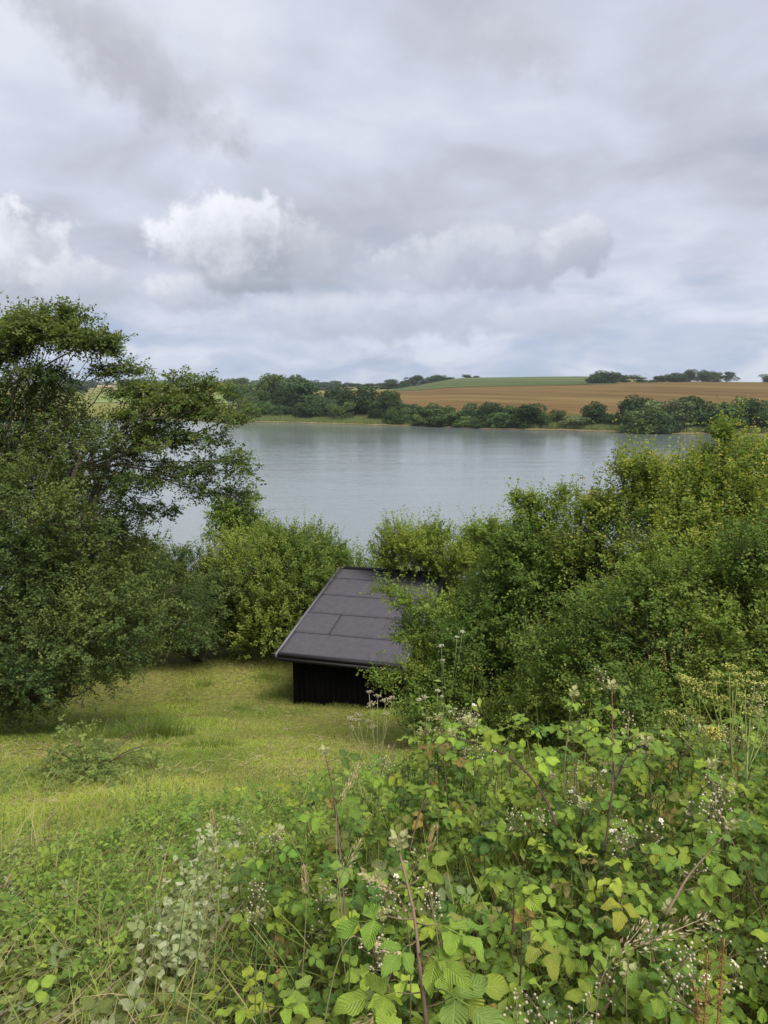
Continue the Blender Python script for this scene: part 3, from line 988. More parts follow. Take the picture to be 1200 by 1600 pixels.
def clumps(blobs, seed, k=7):
    """break every ellipsoid into smaller leafy clumps over its skin"""
    r = np.random.default_rng(seed + 900)
    out = []
    for b in blobs:
        c_, rd = np.array(b[:3]), np.array(b[3:6])
        wg = b[6] if len(b) > 6 else 1.0
        out.append((*c_, *(rd * 0.78), wg * 0.38))
        kk = max(4, int(k * min(1.6, rd.max() / 1.0)))
        for i in range(kk):
            u = unit(r.normal(size=3))
            u[2] = u[2] * 0.85 + 0.12
            s_ = r.uniform(0.26, 0.5)
            q = rd * s_ * r.uniform(0.8, 1.25, 3)
            q = q * 0.6 + 0.4 * np.cbrt(np.prod(q))
            out.append((*(c_ + u * rd * r.uniform(0.70, 1.04)), *q, wg))
    return out


def crown(blobs, n_spray, per, leaf, spray, pal, seed, up=0.5, out=0.8, shell=0.5, tip=0.12, rough=0.45, droop=0.1, min_z=None, flat=0.0, core=0.36, freq=2.2, ground=None, shoots=0.05):
    """leaves set along twigs spread through the shell of a group of ellipsoids; returns leaf mesh, twig mesh builders"""
    r = np.random.default_rng(seed)
    per = int(per * PER_K)
    n_spray = int(n_spray * 1.75)
    leaf = leaf * LEAF_K
    blobs = clumps(blobs, seed)
    B = np.array([b[:6] for b in blobs], float)
    wgt = np.array([b[6] if len(b) > 6 else 1.0 for b in blobs])
    ar = (B[:, 3] * B[:, 4] + B[:, 4] * B[:, 5] + B[:, 3] * B[:, 5]) * wgt
    b = r.choice(len(B), n_spray, p=ar / ar.sum())
    u = unit(r.normal(size=(n_spray, 3)))
    nz = vnoise(B[b, :3] * 1.3 + u * freq + seed)
    dep = r.random(n_spray) ** 1.6 * shell
    inner = r.random(n_spray) < core
    dep = np.where(inner, r.uniform(shell, 0.9, n_spray), dep)
    rr = (1 - dep) * (1 - rough / 2 + rough * nz)
    O = B[b, :3] + u * rr[:, None] * B[b, 3:]
    q = np.linalg.norm((O[:, None] - B[None, :, :3]) / B[None, :, 3:], axis=2)
    q[np.arange(n_spray), b] = 9
    keep = (q.min(1) > 0.72) | (r.random(n_spray) < 0.22)
    if ground is not None:
        keep &= O[:, 2] > ground(O[:, 0], O[:, 1]) + 0.05
    O, u, b, inner, rr = O[keep], u[keep], b[keep], inner[keep], rr[keep]
    n = len(O)
    outw = unit(u / B[b, 3:])
    D = outw * out + np.array([0, 0, up]) + r.normal(size=(n, 3)) * 0.45
    D[:, 2] *= (1 - flat)
    D = unit(D)
    Ls = spray * r.uniform(0.45, 1.15, n)
    shoot = (r.random(n) < shoots) & (u[:, 2] > 0.1)
    Ls = np.where(shoot, spray * r.uniform(1.2, 2.3, n), Ls)
    D = np.where(shoot[:, None], unit(D + np.array([0, 0, 1.0])), D)
    k = per
    tt = (np.arange(k)[None] + r.random((n, k))) / k
    P = O[:, None] + D[:, None] * (tt * Ls[:, None])[..., None]
    P[..., 2] -= droop * (tt ** 2) * Ls[:, None]
    S = unit(np.cross(D, np.array([0, 0, 1.0]) + 0.3 * r.normal(size=(n, 3))))
    sg = np.where(np.arange(k) % 2 == 0, 1.0, -1.0)[None, :, None]
    LD = D[:, None] * 0.55 + S[:, None] * sg * 0.8 + r.normal(size=(n, k, 3)) * 0.35
    LN = np.array([0, 0, 0.8]) + outw[:, None] * 0.45 + r.normal(size=(n, 1, 3)) * 0.25 + r.normal(size=(n, k, 3)) * 0.33
    P = P + LD * 0.012 + r.normal(size=(n, k, 3)) * leaf * 0.35
    N = n * k
    Ll = leaf * r.uniform(0.6, 1.25, N)
    tone = vnoise(O * 0.9 + seed * 3.1)
    tone2 = r.random(n)
    tb_ = r.random(len(B))[b]
    f = np.clip(tone * 0.6 + tone2 * 0.35 + tb_ * 0.6 - 0.28, 0, 1)
    f = np.repeat(f, k)[:, None]
    C = np.array(pal[0]) * (1 - f) + np.array(pal[1]) * f
    tipm = ((tt.ravel() > 0.72) & (np.repeat(r.random(n), k) < tip * 3) & (r.random(N) < 0.7))[:, None]
    C = np.where(tipm, C * 0.5 + np.array(pal[2]) * 0.5, C)
    C = C * r.uniform(0.86, 1.14, N)[:, None]
    mb = MB()
    leaves(mb, P.reshape(-1, 3), LD.reshape(-1, 3), LN.reshape(-1, 3), Ll, Ll * r.uniform(0.62, 0.85, N), C)
    tw = MB()
    twigs(tw, O - D * 0.15, O + D * Ls[:, None] * 0.98 - np.array([0, 0, 1.0]) * (droop * Ls * 0.9)[:, None], 0.0022, (0.085, 0.075, 0.045))
    return mb, tw, O, D


def nblob(px, py, d, rx, rz, ry, wgt=1.0):
    p = at(px, py, d)
    s = mpp(d)
    return (p[0], p[1], p[2], rx * s, ry, rz * s, wgt)


def limbs(tw, base, blobs, seed, r0, bark=(0.13, 0.11, 0.085), nsub=5, wob=0.25):
    """trunk forks from the base to every ellipsoid, then finer branches out to its skin"""
    r = np.random.default_rng(seed)
    base = np.asarray(base, float)
    for b in blobs:
        c = np.array(b[:3])
        rad3 = np.array(b[3:6])
        mid = base * 0.45 + c * 0.55 + r.normal(size=3) * wob * np.array([1, 1, 0.4])
        mid[2] = base[2] + (c[2] - base[2]) * 0.45 + abs(r.normal()) * wob * 0.5
        path = bez(base + r.normal(size=3) * np.array([0.12, 0.12, 0]), mid, c, 9)
        path[1:-1] += r.normal(size=(7, 3)) * wob * 0.12
        size = r0 * (0.35 + 0.65 * min(1.0, rad3.max() / 1.5))
        tube(tw, path, np.linspace(size, size * 0.38, 9), 6, bark)
        for k in range(nsub):
            u = unit(r.normal(size=3))
            u[2] = abs(u[2]) * 0.6 + 0.05
            s = path[r.integers(4, 9)]
            e = c + u * rad3 * r.uniform(0.7, 0.98)
            m2 = (s + e) / 2 + r.normal(size=3) * 0.12
            pp = bez(s, m2, e, 6)
            tube(tw, pp, np.linspace(size * 0.34, 0.004, 6), 5, bark)


def bush(name, label, cat, base, blobs, n_spray, per, leaf, spray, pal, seed, r0=0.05, group=None, trunk='trunk', extra=None, bark=(0.13, 0.11, 0.085), nsub=5, **kw):
    root = thing(name, label, cat, base, group)
    mb, tw, O, D = crown(blobs, n_spray, per, leaf, spray, pal, seed, ground=ground_z, **kw)
    if extra:
        for args in extra:
            kk = dict(kw)
            kk.update(args[4] if len(args) > 4 else {})
            m2, t2, _, _ = crown(args[0], args[1], args[2], leaf, args[3], pal, seed + 50 + len(args[0]), ground=ground_z, **kk)
            mb.add(np.concatenate(m2.V), np.concatenate(m2.T), np.concatenate(m2.C))
            tw.add(np.concatenate(t2.V), np.concatenate(t2.T), np.concatenate(t2.C))
    limbs(tw, base, blobs, seed + 1, r0, bark, nsub)
    link('crown', mb.mesh('crown', M_LEAF, base), root)
    link(trunk, tw.mesh(trunk, M_BARK, base, smooth=True), root)
    return root


def gnd(x, y, dz=-0.05):
    return (float(x), float(y), float(ground_z(np.array([x]), np.array([y]))[0]) + dz)


# palettes: darker leaf, lighter leaf, young tip
PAL_HAW = ((0.052, 0.098, 0.034), (0.150, 0.205, 0.058), (0.25, 0.25, 0.08))
PAL_YEL = ((0.120, 0.195, 0.036), (0.285, 0.350, 0.062), (0.42, 0.38, 0.09))
PAL_ORG = ((0.100, 0.175, 0.038), (0.265, 0.335, 0.062), (0.42, 0.35, 0.09))
PAL_OLI = ((0.095, 0.165, 0.036), (0.235, 0.300, 0.060), (0.34, 0.32, 0.09))
PAL_GRN = ((0.085, 0.155, 0.036), (0.220, 0.310, 0.058), (0.32, 0.33, 0.09))

# big hawthorn at the left
LT = [nblob(20, 770, 13.2, 150, 90, 1.4), nblob(125, 720, 12.8, 85, 50, 0.9), nblob(40, 665, 13.2, 105, 42, 1.1), nblob(180, 700, 12.7, 42, 26, 0.6),
      nblob(-10, 600, 13.2, 60, 30, 0.7, 0.8), nblob(50, 890, 12.8, 180, 90, 1.5), nblob(150, 862, 12.9, 95, 52, 1.0), nblob(225, 925, 12.9, 70, 45, 0.8),
      nblob(180, 975, 12.6, 140, 75, 1.2), nblob(40, 1020, 12.2, 150, 75, 1.3), nblob(-130, 850, 13.5, 180, 240, 1.7), nblob(125, 788, 12.8, 75, 36, 0.8),
      nblob(-160, 650, 13.5, 130, 90, 1.2), nblob(285, 970, 13.2, 60, 48, 0.7), nblob(110, 1065, 11.9, 90, 36, 0.6, 0.8), nblob(20, 1090, 12.0, 130, 42, 0.8), nblob(-40, 960, 12.6, 130, 90, 1.2), nblob(120, 820, 12.4, 120, 50, 0.9), nblob(90, 960, 12.2, 130, 60, 1.0)]
LTX = [nblob(60, 522, 13.0, 72, 14, 0.45), nblob(135, 533, 12.9, 46, 10, 0.35), nblob(75, 497, 13.1, 42, 9, 0.3), nblob(5, 540, 13.2, 50, 22, 0.45), nblob(165, 545, 12.9, 22, 8, 0.25)]
LTS = [nblob(185, 580, 12.9, 52, 5, 0.2), nblob(70, 588, 12.9, 50, 10, 0.35)]
LTA = [nblob(265, 622, 12.6, 55, 14, 0.4), nblob(300, 598, 12.5, 34, 10, 0.3), nblob(335, 618, 12.5, 36, 14, 0.3), nblob(370, 648, 12.4, 45, 9, 0.3), nblob(215, 612, 12.8, 40, 12, 0.35), nblob(300, 645, 12.4, 45, 10, 0.35),
       nblob(250, 690, 12.5, 50, 15, 0.45), nblob(320, 690, 12.4, 34, 8, 0.3), nblob(345, 722, 12.3, 40, 7, 0.25), nblob(380, 742, 12.3, 26, 6, 0.2), nblob(285, 745, 12.4, 55, 12, 0.4),
       nblob(215, 752, 12.6, 45, 13, 0.45), nblob(372, 775, 12.4, 18, 14, 0.25, 0.7), nblob(330, 772, 12.4, 40, 8, 0.3), nblob(245, 800, 12.7, 38, 9, 0.4), nblob(215, 660, 12.6, 45, 12, 0.4)]
tb = gnd(at(-70, 1100, 13.3)[0], 13.3)
bush('hawthorn_tree', 'large spreading hawthorn tree filling the left edge above the lawn', 'tree', tb, LT, 9800, 16, 0.046, 0.42, PAL_HAW, 21, r0=0.12, nsub=5, core=0.26, rough=0.6, shell=0.55, shoots=0.015,
     extra=[(LTX, 760, 15, 0.32, {'core': 0.0, 'flat': 0.4, 'rough': 0.7}), (LTS, 150, 12, 0.36, {'core': 0.0, 'flat': 0.7}), (LTA, 820, 14, 0.26, {'core': 0.0, 'flat': 0.6, 'rough': 0.7, 'droop': 0.25})])
hroot = [o for o in bpy.data.objects if o.name == 'hawthorn_tree'][0]
tw = MB()
limbs(tw, at(0, 760, 13.3), LTX + LTS, 5, 0.030, (0.11, 0.095, 0.07), 3)
limbs(tw, at(120, 730, 13.0), LTA, 6, 0.034, (0.12, 0.10, 0.078), 3)
for pts, rr in [([(190, 670, 12.5), (205, 655, 12.4), (230, 645, 12.4), (246, 632, 12.4), (252, 615, 12.4)], 0.028), ([(210, 652, 12.4), (240, 655, 12.4), (275, 648, 12.3), (320, 640, 12.3)], 0.02), ([(140, 572, 12.8), (190, 570, 12.8), (225, 575, 12.8), (246, 576, 12.8)], 0.014), ([(20, 600, 13.0), (90, 560, 12.9), (150, 530, 12.8)], 0.022)]:
    tube(tw, [at(*q) for q in pts], np.linspace(rr, rr * 0.3, len(pts)), 6, (0.20, 0.17, 0.13))
link('limb', tw.mesh('limb', M_BARK, tb, smooth=True), hroot, 'bare brown limbs showing between the leaves')

# shrubs between the lawn and the lake
bush('willow_shrub', 'large rounded olive green shrub on the lawn edge left of the shed', 'shrub', gnd(at(430, 1010, 20.3)[0], 20.8),
     [nblob(435, 915, 20.8, 105, 85, 2.2), nblob(485, 875, 20.9, 42, 38, 1.0), nblob(400, 960, 20.2, 75, 58, 1.2), nblob(480, 945, 20.2, 60, 75, 1.0), nblob(508, 862, 21.2, 16, 22, 0.4), nblob(430, 858, 21.0, 55, 24, 0.9), nblob(455, 990, 19.9, 70, 32, 0.8), nblob(385, 995, 19.7, 55, 26, 0.7)],
     5200, 16, 0.055, 0.42, PAL_OLI, 31, up=1.1, r0=0.06, rough=0.55, trunk='stem', shoots=0.14)
bush('dark_shrub', 'shady green shrub behind the hawthorn, left of the olive shrub', 'shrub', gnd(at(310, 1000, 19.4)[0], 19.6),
     [nblob(315, 940, 20.0, 66, 58, 1.9), nblob(240, 925, 20.2, 80, 60, 2.0), nblob(345, 892, 20.4, 38, 24, 0.8), nblob(285, 886, 20.2, 55, 22, 0.9), nblob(150, 900, 20.0, 100, 90, 1.5), nblob(300, 985, 19.2, 60, 30, 0.7), nblob(225, 985, 19.2, 70, 36, 0.8)],
     4200, 15, 0.055, 0.40, PAL_HAW, 33, r0=0.06, trunk='stem')
bush('young_tree', 'slender young tree rising above the olive shrub against the water', 'tree', gnd(at(375, 900, 23)[0], 23.0),
     [nblob(372, 812, 23, 40, 12, 0.6), nblob(392, 786, 23, 8, 12, 0.25), nblob(355, 836, 23, 36, 10, 0.5), nblob(402, 828, 23, 18, 8, 0.4), nblob(352, 796, 23, 16, 6, 0.3)],
     420, 14, 0.065, 0.42, PAL_GRN, 35, r0=0.05, core=0.1, flat=0.3)
bush('bank_shrub', 'small grey green shrub just behind the top edge of the shed roof', 'shrub', gnd(at(555, 900, 24)[0], 24.0),
     [nblob(565, 912, 24.0, 22, 20, 0.7), nblob(610, 900, 24.5, 35, 28, 0.8)],
     500, 14, 0.05, 0.4, PAL_GRN, 37, up=0.9, trunk='stem')
bush('yellow_green_shrub', 'yellowish green shrub behind the right end of the shed roof', 'shrub', gnd(at(660, 930, 19.2)[0], 19.6),
     [nblob(612, 872, 19.6, 26, 22, 0.7), nblob(655, 868, 19.4, 46, 34, 1.0), nblob(705, 866, 19.2, 50, 32, 1.0), nblob(760, 870, 19.0, 55, 42, 1.1), nblob(670, 940, 19.6, 70, 40, 1.0)],
     2300, 15, 0.05, 0.42, PAL_YEL, 39, up=1.2, rough=0.8, trunk='stem', shoots=0.16)

# bushes at the right
bush('hawthorn_bush', 'wide hawthorn bush overhanging the right side of the shed roof', 'bush', gnd(at(770, 1120, 11.6)[0], 11.8),
     [nblob(810, 970, 11.8, 105, 95, 1.1), nblob(738, 1015, 11.4, 68, 68, 0.8), nblob(830, 895, 11.8, 75, 58, 0.9), nblob(860, 1025, 11.2, 120, 90, 1.1), nblob(785, 925, 12.0, 44, 36, 0.6),
      nblob(890, 905, 11.6, 80, 80, 0.9), nblob(685, 985, 11.6, 38, 42, 0.5, 0.8), nblob(765, 1070, 11.0, 95, 40, 0.8), nblob(730, 1112, 10.6, 95, 28, 0.6), nblob(850, 1110, 10.4, 95, 34, 0.6)],
     5600, 16, 0.040, 0.38, PAL_GRN, 41, r0=0.06, rough=0.75, shoots=0.10,
     extra=[([nblob(655, 940, 11.6, 38, 10, 0.3), nblob(610, 920, 11.6, 26, 5, 0.2), nblob(660, 1050, 11.2, 50, 20, 0.4), nblob(605, 1062, 11.2, 28, 8, 0.25), nblob(650, 995, 11.5, 20, 12, 0.25), nblob(665, 1090, 11.0, 34, 16, 0.4)], 340, 14, 0.30, {'core': 0.0, 'flat': 0.4, 'rough': 0.7}),
            ([nblob(845, 790, 11.8, 36, 9, 0.3), nblob(812, 782, 11.8, 18, 5, 0.2), nblob(878, 775, 11.8, 12, 5, 0.15), nblob(840, 825, 11.8, 32, 20, 0.4), nblob(772, 838, 12.0, 22, 14, 0.3), nblob(740, 830, 12.0, 10, 8, 0.2)], 300, 14, 0.24, {'core': 0.05, 'rough': 0.7})])
bush('golden_hawthorn', 'tall hawthorn with yellow and orange tinted tips at the right edge', 'bush', gnd(at(1100, 1120, 10.3)[0], 10.6),
     [nblob(1120, 815, 10.6, 120, 85, 1.1), nblob(1030, 855, 10.4, 90, 75, 0.9), nblob(1170, 768, 10.6, 70, 48, 0.8), nblob(1240, 855, 10.6, 110, 125, 1.2), nblob(960, 880, 10.6, 75, 65, 0.8), nblob(1100, 900, 10.2, 120, 90, 1.0), nblob(1040, 772, 10.8, 60, 34, 0.6, 0.8), nblob(1120, 738, 10.8, 50, 24, 0.5, 0.8)],
     4600, 16, 0.040, 0.36, PAL_ORG, 43, up=1.0, r0=0.06, rough=0.8, tip=0.14, shoots=0.14,
     extra=[([nblob(1000, 755, 10.8, 34, 30, 0.4), nblob(975, 800, 10.8, 40, 34, 0.4), nblob(1130, 692, 10.8, 10, 20, 0.15), nblob(1190, 716, 10.8, 30, 16, 0.35), nblob(1075, 742, 10.8, 40, 18, 0.35), nblob(920, 810, 11.0, 30, 22, 0.3)], 620, 13, 0.34, {'core': 0.0, 'rough': 0.8, 'up': 1.3})])
bush('dense_hawthorn', 'dense dark green hawthorn right behind the brambles at the right', 'bush', gnd(at(1050, 1180, 8.6)[0], 8.8),
     [nblob(1020, 1000, 8.8, 130, 110, 1.0), nblob(1130, 960, 8.8, 140, 110, 1.0), nblob(940, 1040, 8.9, 100, 85, 0.8), nblob(1160, 1060, 8.4, 130, 90, 0.9), nblob(1030, 1100, 8.3, 120, 70, 0.8), nblob(1260, 980, 8.8, 120, 170, 1.0), nblob(870, 1085, 9.2, 80, 55, 0.7)],
     5000, 16, 0.036, 0.34, PAL_GRN, 45, r0=0.05, rough=0.6, core=0.34)

# ------------------------------------------------------------------ grass on the lawn and the bank
def blades(mb, P, H, lean, az, Wd, C, seg=3, face=None):
    """curved grass blades; lean: sideways reach as a share of the height, az: direction of the lean"""
    n = len(P)
    dv = np.stack([np.cos(az), np.sin(az), az * 0], 1)
    fa = rng.uniform(0, math.pi, n) if face is None else face
    sv = np.stack([np.cos(fa), np.sin(fa), fa * 0], 1)
    Vs = []
    for k in range(seg):
        tk = k / seg
        c_ = P + np.array([0, 0, 1.0]) * (H * (tk - 0.25 * lean * tk * tk))[:, None] + dv * (H * lean * tk ** 2)[:, None]
        ww = (Wd * (1 - 0.55 * tk))[:, None] * 0.5
        Vs += [c_ - sv * ww, c_ + sv * ww]
    Vs.append(P + np.array([0, 0, 1.0]) * (H * (1 - 0.25 * lean))[:, None] + dv * (H * lean)[:, None])
    m_ = 2 * seg + 1
    V = np.stack(Vs, 1).reshape(-1, 3)
    i = np.arange(n)[:, None] * m_
    loc = []
    for k in range(seg - 1):
        a0 = 2 * k
        loc += [(a0, a0 + 1, a0 + 3), (a0, a0 + 3, a0 + 2)]
    loc.append((2 * seg - 2, 2 * seg - 1, 2 * seg))
    T = (i[:, None] + np.array(loc)[None]).reshape(-1, 3)
    mb.add(V, T, np.repeat(C, m_, 0))


def mixc(a, b, f):
    f = np.asarray(f)[:, None]
    return np.asarray(a) * (1 - f) + np.asarray(b) * f


def edge_x(y):
    return -0.20 - 0.15 * y


def ground_drop(x, y):
    return CAMZ - near_z(x, y)


def thick_drop(x, y):
    """how far below the eye the top of the bramble thicket lies"""
    d = 1.20 + 0.42 * (1 - sstep(x, -0.55, 0.35)) - 0.05 * sstep(x, 0.7, 1.6)
    d = d + 0.30 * (vn2(x, y, 2.6, 3.3) - 0.5) + 0.16 * (vn2(x, y, 7.0, 6.1) - 0.5)
    e = edge_x(y) + 0.25 * (vn2(x, y, 2.0, 9.0) - 0.5)
    cover = sstep(x, e - 0.22, e + 0.2) * (1 - sstep(y, 2.35 + 0.5 * vn2(x, y, 1.7, 1.0), 3.25))
    return ground_drop(x, y) * (1 - cover) + d * cover, cover


n = 330000
y = 3.0 * (22.5 / 3.0) ** (rng.random(n) ** 0.80)
x = rng.uniform(-0.62, 0.30, n) * y * 1.02
x += 0.05 * rng.normal(size=n)
cl = vn2(x, y, 5.0, 2.0)
hz_ = vn2(x, y, 0.8, 7.7)
keep = (rng.random(n) < 0.45 + 0.55 * cl) & ~((y > 16.0) & (y < 20.6) & (np.abs(x + 0.4 - (y - 18) * 0.27) < 1.25)) & (near_z(x, y) > CAMZ - 8.5)
x, y, cl, hz_ = x[keep], y[keep], cl[keep], hz_[keep]
n = len(x)
P = np.stack([x, y, near_z(x, y) - 0.008], 1)
H = (0.016 + 0.028 * rng.random(n) + 0.05 * sstep(hz_, 0.6, 0.9) + 0.025 * cl) * (0.62 + 0.03 * y)
patch_ = sstep(vn2(x, y, 0.9, 41.0), 0.35, 0.7)
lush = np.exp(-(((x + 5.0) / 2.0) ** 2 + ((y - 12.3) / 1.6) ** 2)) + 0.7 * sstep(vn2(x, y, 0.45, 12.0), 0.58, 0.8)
dry = sstep(vn2(x, y, 1.6, 5.5), 0.52, 0.8) * (1 - np.clip(lush, 0, 1))
C = mixc((0.245, 0.365, 0.056), (0.37, 0.420, 0.090), rng.random(n) * 0.6 + 0.4 * vn2(x, y, 1.1, 3.0))
C = C * (0.78 + 0.36 * patch_ + 0.22 * (vn2(x, y, 3.4, 17.0) - 0.5))[:, None]
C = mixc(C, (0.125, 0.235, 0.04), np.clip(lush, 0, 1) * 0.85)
C = mixc(C, (0.40, 0.30, 0.16), np.clip(dry * 0.45 * (rng.random(n) < 0.7) + (rng.random(n) < 0.07) * 0.8, 0, 1))
# clumps of longer weedy grass where the bank meets the lawn
C = C * rng.uniform(0.7, 1.25, n)[:, None]
H = H * (1 + 1.6 * sstep(vn2(x, y, 2.1, 31.0), 0.55, 0.8) * (1 - sstep(y, 4.5, 7.5)))
mb = MB()
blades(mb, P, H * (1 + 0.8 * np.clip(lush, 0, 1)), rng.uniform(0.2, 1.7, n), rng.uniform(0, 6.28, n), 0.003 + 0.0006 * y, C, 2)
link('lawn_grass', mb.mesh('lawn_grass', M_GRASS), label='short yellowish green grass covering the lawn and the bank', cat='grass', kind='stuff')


n = 5200
y = 3.0 * (21.0 / 3.0) ** (rng.random(n) ** 0.8)
x = rng.uniform(-0.6, 0.2, n) * y
keep = (rng.random(n) < sstep(vn2(x, y, 1.3, 23.0), 0.4, 0.75)) & ~((y > 15.8) & (x > -3.2))
x, y = x[keep], y[keep]
n = len(x)
A_ = np.stack([x, y, near_z(x, y) + 0.02 + 0.03 * rng.random(n)], 1)
az = rng.uniform(0, 6.28, n)
mb = MB()
twigs(mb, A_, A_ + np.stack([np.cos(az), np.sin(az), rng.normal(0.1, 0.2, n)], 1) * rng.uniform(0.05, 0.16, n)[:, None], 0.0012 + 0.00025 * y, np.repeat(mixc((0.32, 0.25, 0.14), (0.48, 0.40, 0.24), rng.random(n)), 6, 0))
link('hay_clippings', mb.mesh('hay_clippings', M_STEM), label='dry mown clippings lying in patches on the lawn', cat='hay', kind='stuff')


def tussock(label, px, py, d, rad_, h, nb, c1, c2, group=None):
    p = at(px, py, d)
    b = gnd(p[0], p[1], 0)
    mb = MB()
    th = rng.uniform(0, 6.28, nb)
    rr = rad_ * np.sqrt(rng.random(nb))
    rr = rr * (0.75 + 0.7 * vn2(np.cos(th) * 2, np.sin(th) * 2, 1.0, px * 0.01))
    xx, yy = b[0] + rr * np.cos(th), b[1] + rr * np.sin(th) * 0.8
    P = np.stack([xx, yy, near_z(xx, yy) - 0.01], 1)
    H = h * rng.uniform(0.35, 1.1, nb) * np.clip(1.05 - 0.65 * rr / rad_, 0.2, 1)
    C = mixc(c1, c2, rng.random(nb)) * rng.uniform(0.7, 1.2, nb)[:, None]
    blades(mb, P, H, rng.uniform(0.15, 1.0, nb), th + rng.normal(0, 0.7, nb), np.full(nb, 0.004 + 0.0004 * d), C, 3)
    root = thing('grass_tussock', label, 'grass tussock', b, group)
    link('blades', mb.mesh('blades', M_GRASS, b), root, kind='stuff')


TG = 'grass tussocks on the lawn'
DG, LG = (0.13, 0.205, 0.045), (0.25, 0.32, 0.07)
tussock('largest dark green tussock of long grass beside the hawthorn tree', 230, 1140, 11.4, 0.62, 0.62, 900, (0.10, 0.175, 0.04), (0.18, 0.25, 0.055), TG)
tussock('lush green tussock right of the largest one on the lawn', 325, 1160, 10.2, 0.42, 0.30, 500, (0.15, 0.25, 0.04), LG, TG)
tussock('tussock at the foot of the hawthorn branches, left of the largest', 140, 1150, 11.0, 0.50, 0.40, 500, DG, LG, TG)
tussock('small tussock by the shed wall', 425, 1075, 16.8, 0.35, 0.34, 260, (0.15, 0.23, 0.05), LG, TG)
tussock('small low tussock left of the shed, nearer the camera', 372, 1092, 15.6, 0.30, 0.28, 220, (0.15, 0.23, 0.05), LG, TG)
tussock('small tussock far back on the lawn below the olive shrub', 320, 1060, 17.6, 0.22, 0.26, 160, DG, LG, TG)
tussock('low tussock under the shed eave corner', 415, 1050, 18.2, 0.35, 0.30, 220, (0.15, 0.23, 0.05), LG, TG)

n = 900
q = rng.random(n)
lx = wx0 - 0.15 + (wx1 - wx0 + 0.3) * q
ly = wy0 - 0.03 - 0.16 * rng.random(n) ** 1.5
x = ea[0] + U[0] * lx + Vh[0] * ly
y = ea[1] + U[1] * lx + Vh[1] * ly
mb = MB()
blades(mb, np.stack([x, y, near_z(x, y) - 0.01], 1), rng.uniform(0.03, 0.16, n) * (0.2 + vn2(x, y, 3.0, 2.0)), rng.uniform(0.1, 0.9, n), rng.uniform(0, 6.28, n), np.full(n, 0.010), mixc((0.16, 0.24, 0.05), (0.36, 0.36, 0.10), rng.random(n)), 3)
link('wall_grass', mb.mesh('wall_grass', M_GRASS), label='uneven longer grass growing along the foot of the shed wall', cat='grass', kind='stuff')

# ------------------------------------------------------------------ bramble leaves
def leaflet(L, W, rows=7, curl=0.15, fold=0.25, seed=0, serr=0.07):
    r = np.random.default_rng(seed)
    V, U = [], []
    for i in range(rows + 1):
        t_ = i / rows
        wv_ = W * 0.5 * (math.sin(math.pi * min(1.0, t_ ** 0.78)) ** 0.72) * (1 - 0.38 * t_)
        if i == 0:
            wv_ = W * 0.06
        if i == rows:
            wv_ = 0.0
        for u_ in (-1, -0.52, 0, 0.52, 1):
            e = wv_ * u_
            yy = t_ * L
            if abs(u_) == 1 and 0 < i < rows:
                e *= 1 + serr * (1 if i % 2 else -0.6)
                yy += L * 0.03
            zz = abs(u_) ** 1.3 * wv_ * fold - curl * L * t_ * t_ + r.normal() * 0.0012 * (abs(u_) > 0) + 0.006 * math.sin(t_ * 9 + seed) * abs(u_) * L / 0.06
            V.append((e, yy, zz))
            U.append((u_, t_, 0))
    T = []
    for i in range(rows):
        for k in range(4):
            a0 = i * 5 + k
            T += [(a0, a0 + 1, a0 + 6), (a0, a0 + 6, a0 + 5)]
    return np.array(V), np.array(T), np.array(U, float)


def rotz(V, a):
    c_, s_ = math.cos(a), math.sin(a)
    return V @ np.array([[c_, s_, 0], [-s_, c_, 0], [0, 0, 1.0]])


def leaf_shape(kind, seed, rows=7):
    """a compound bramble leaf, stalk end at the origin, growing along +y, face up +z"""
    r = np.random.default_rng(seed)
    parts = []
    spec = {3: [(0, 1.0, 0.030), (1.15, 0.86, 0.022), (-1.15, 0.86, 0.022)], 5: [(0, 1.0, 0.032), (0.95, 0.88, 0.024), (-0.95, 0.88, 0.024), (1.9, 0.62, 0.018), (-1.9, 0.62, 0.018)], 1: [(0, 1.0, 0.0)]}[kind]
    for a, s, off in spec:
        L, W = 0.066 * s * r.uniform(0.93, 1.07), 0.051 * s * r.uniform(0.92, 1.08)
        V, T, U = leaflet(L, W, rows, r.uniform(0.05, 0.30), r.uniform(0.10, 0.38), int(r.integers(1e6)))
        tl = r.uniform(-0.35, 0.1)
        V = V @ np.array([[1, 0, 0], [0, math.cos(tl), math.sin(tl)], [0, -math.sin(tl), math.cos(tl)]])
        V = V + np.array([0, 0.010 if a == 0 else 0.003, 0])
        V = rotz(V, a + r.normal() * 0.08)
        V = V + np.array([0, off + 0.012 if a == 0 else 0.022, 0])
        parts.append((V, T, U))
    if kind == 1:
        parts[0] = (parts[0][0] - np.array([0, 0.022, 0]), parts[0][1], parts[0][2])
    else:
        mbx = MB()
        tube(mbx, [(0, 0, 0), (0, 0.022, -0.001), (0, 0.045, -0.001)], 0.0009, 4)
        parts.append((np.concatenate(mbx.V), np.concatenate(mbx.T), np.zeros((len(mbx.V[0]), 3))))
    V = np.concatenate([p_[0] for p_ in parts])
    U = np.concatenate([p_[2] for p_ in parts])
    T, o = [], 0
    for p_ in parts:
        T.append(p_[1] + o)
        o += len(p_[0])
    return V, np.concatenate(T), U


LEAF_V = [leaf_shape(3, s) for s in (1, 2, 3, 4, 5, 6)] + [leaf_shape(5, 9)]
LEAF_LO = [leaf_shape(3, 20 + s, 6) for s in range(6)]
LEAF_1 = [leaf_shape(1, 40 + s, 5) for s in range(6)]
LEAF_ME = [mesh_tris('leaf', v[0], v[1], np.ones((len(v[0]), 3)), v[2], M_BRAMO, True) for v in LEAF_V]


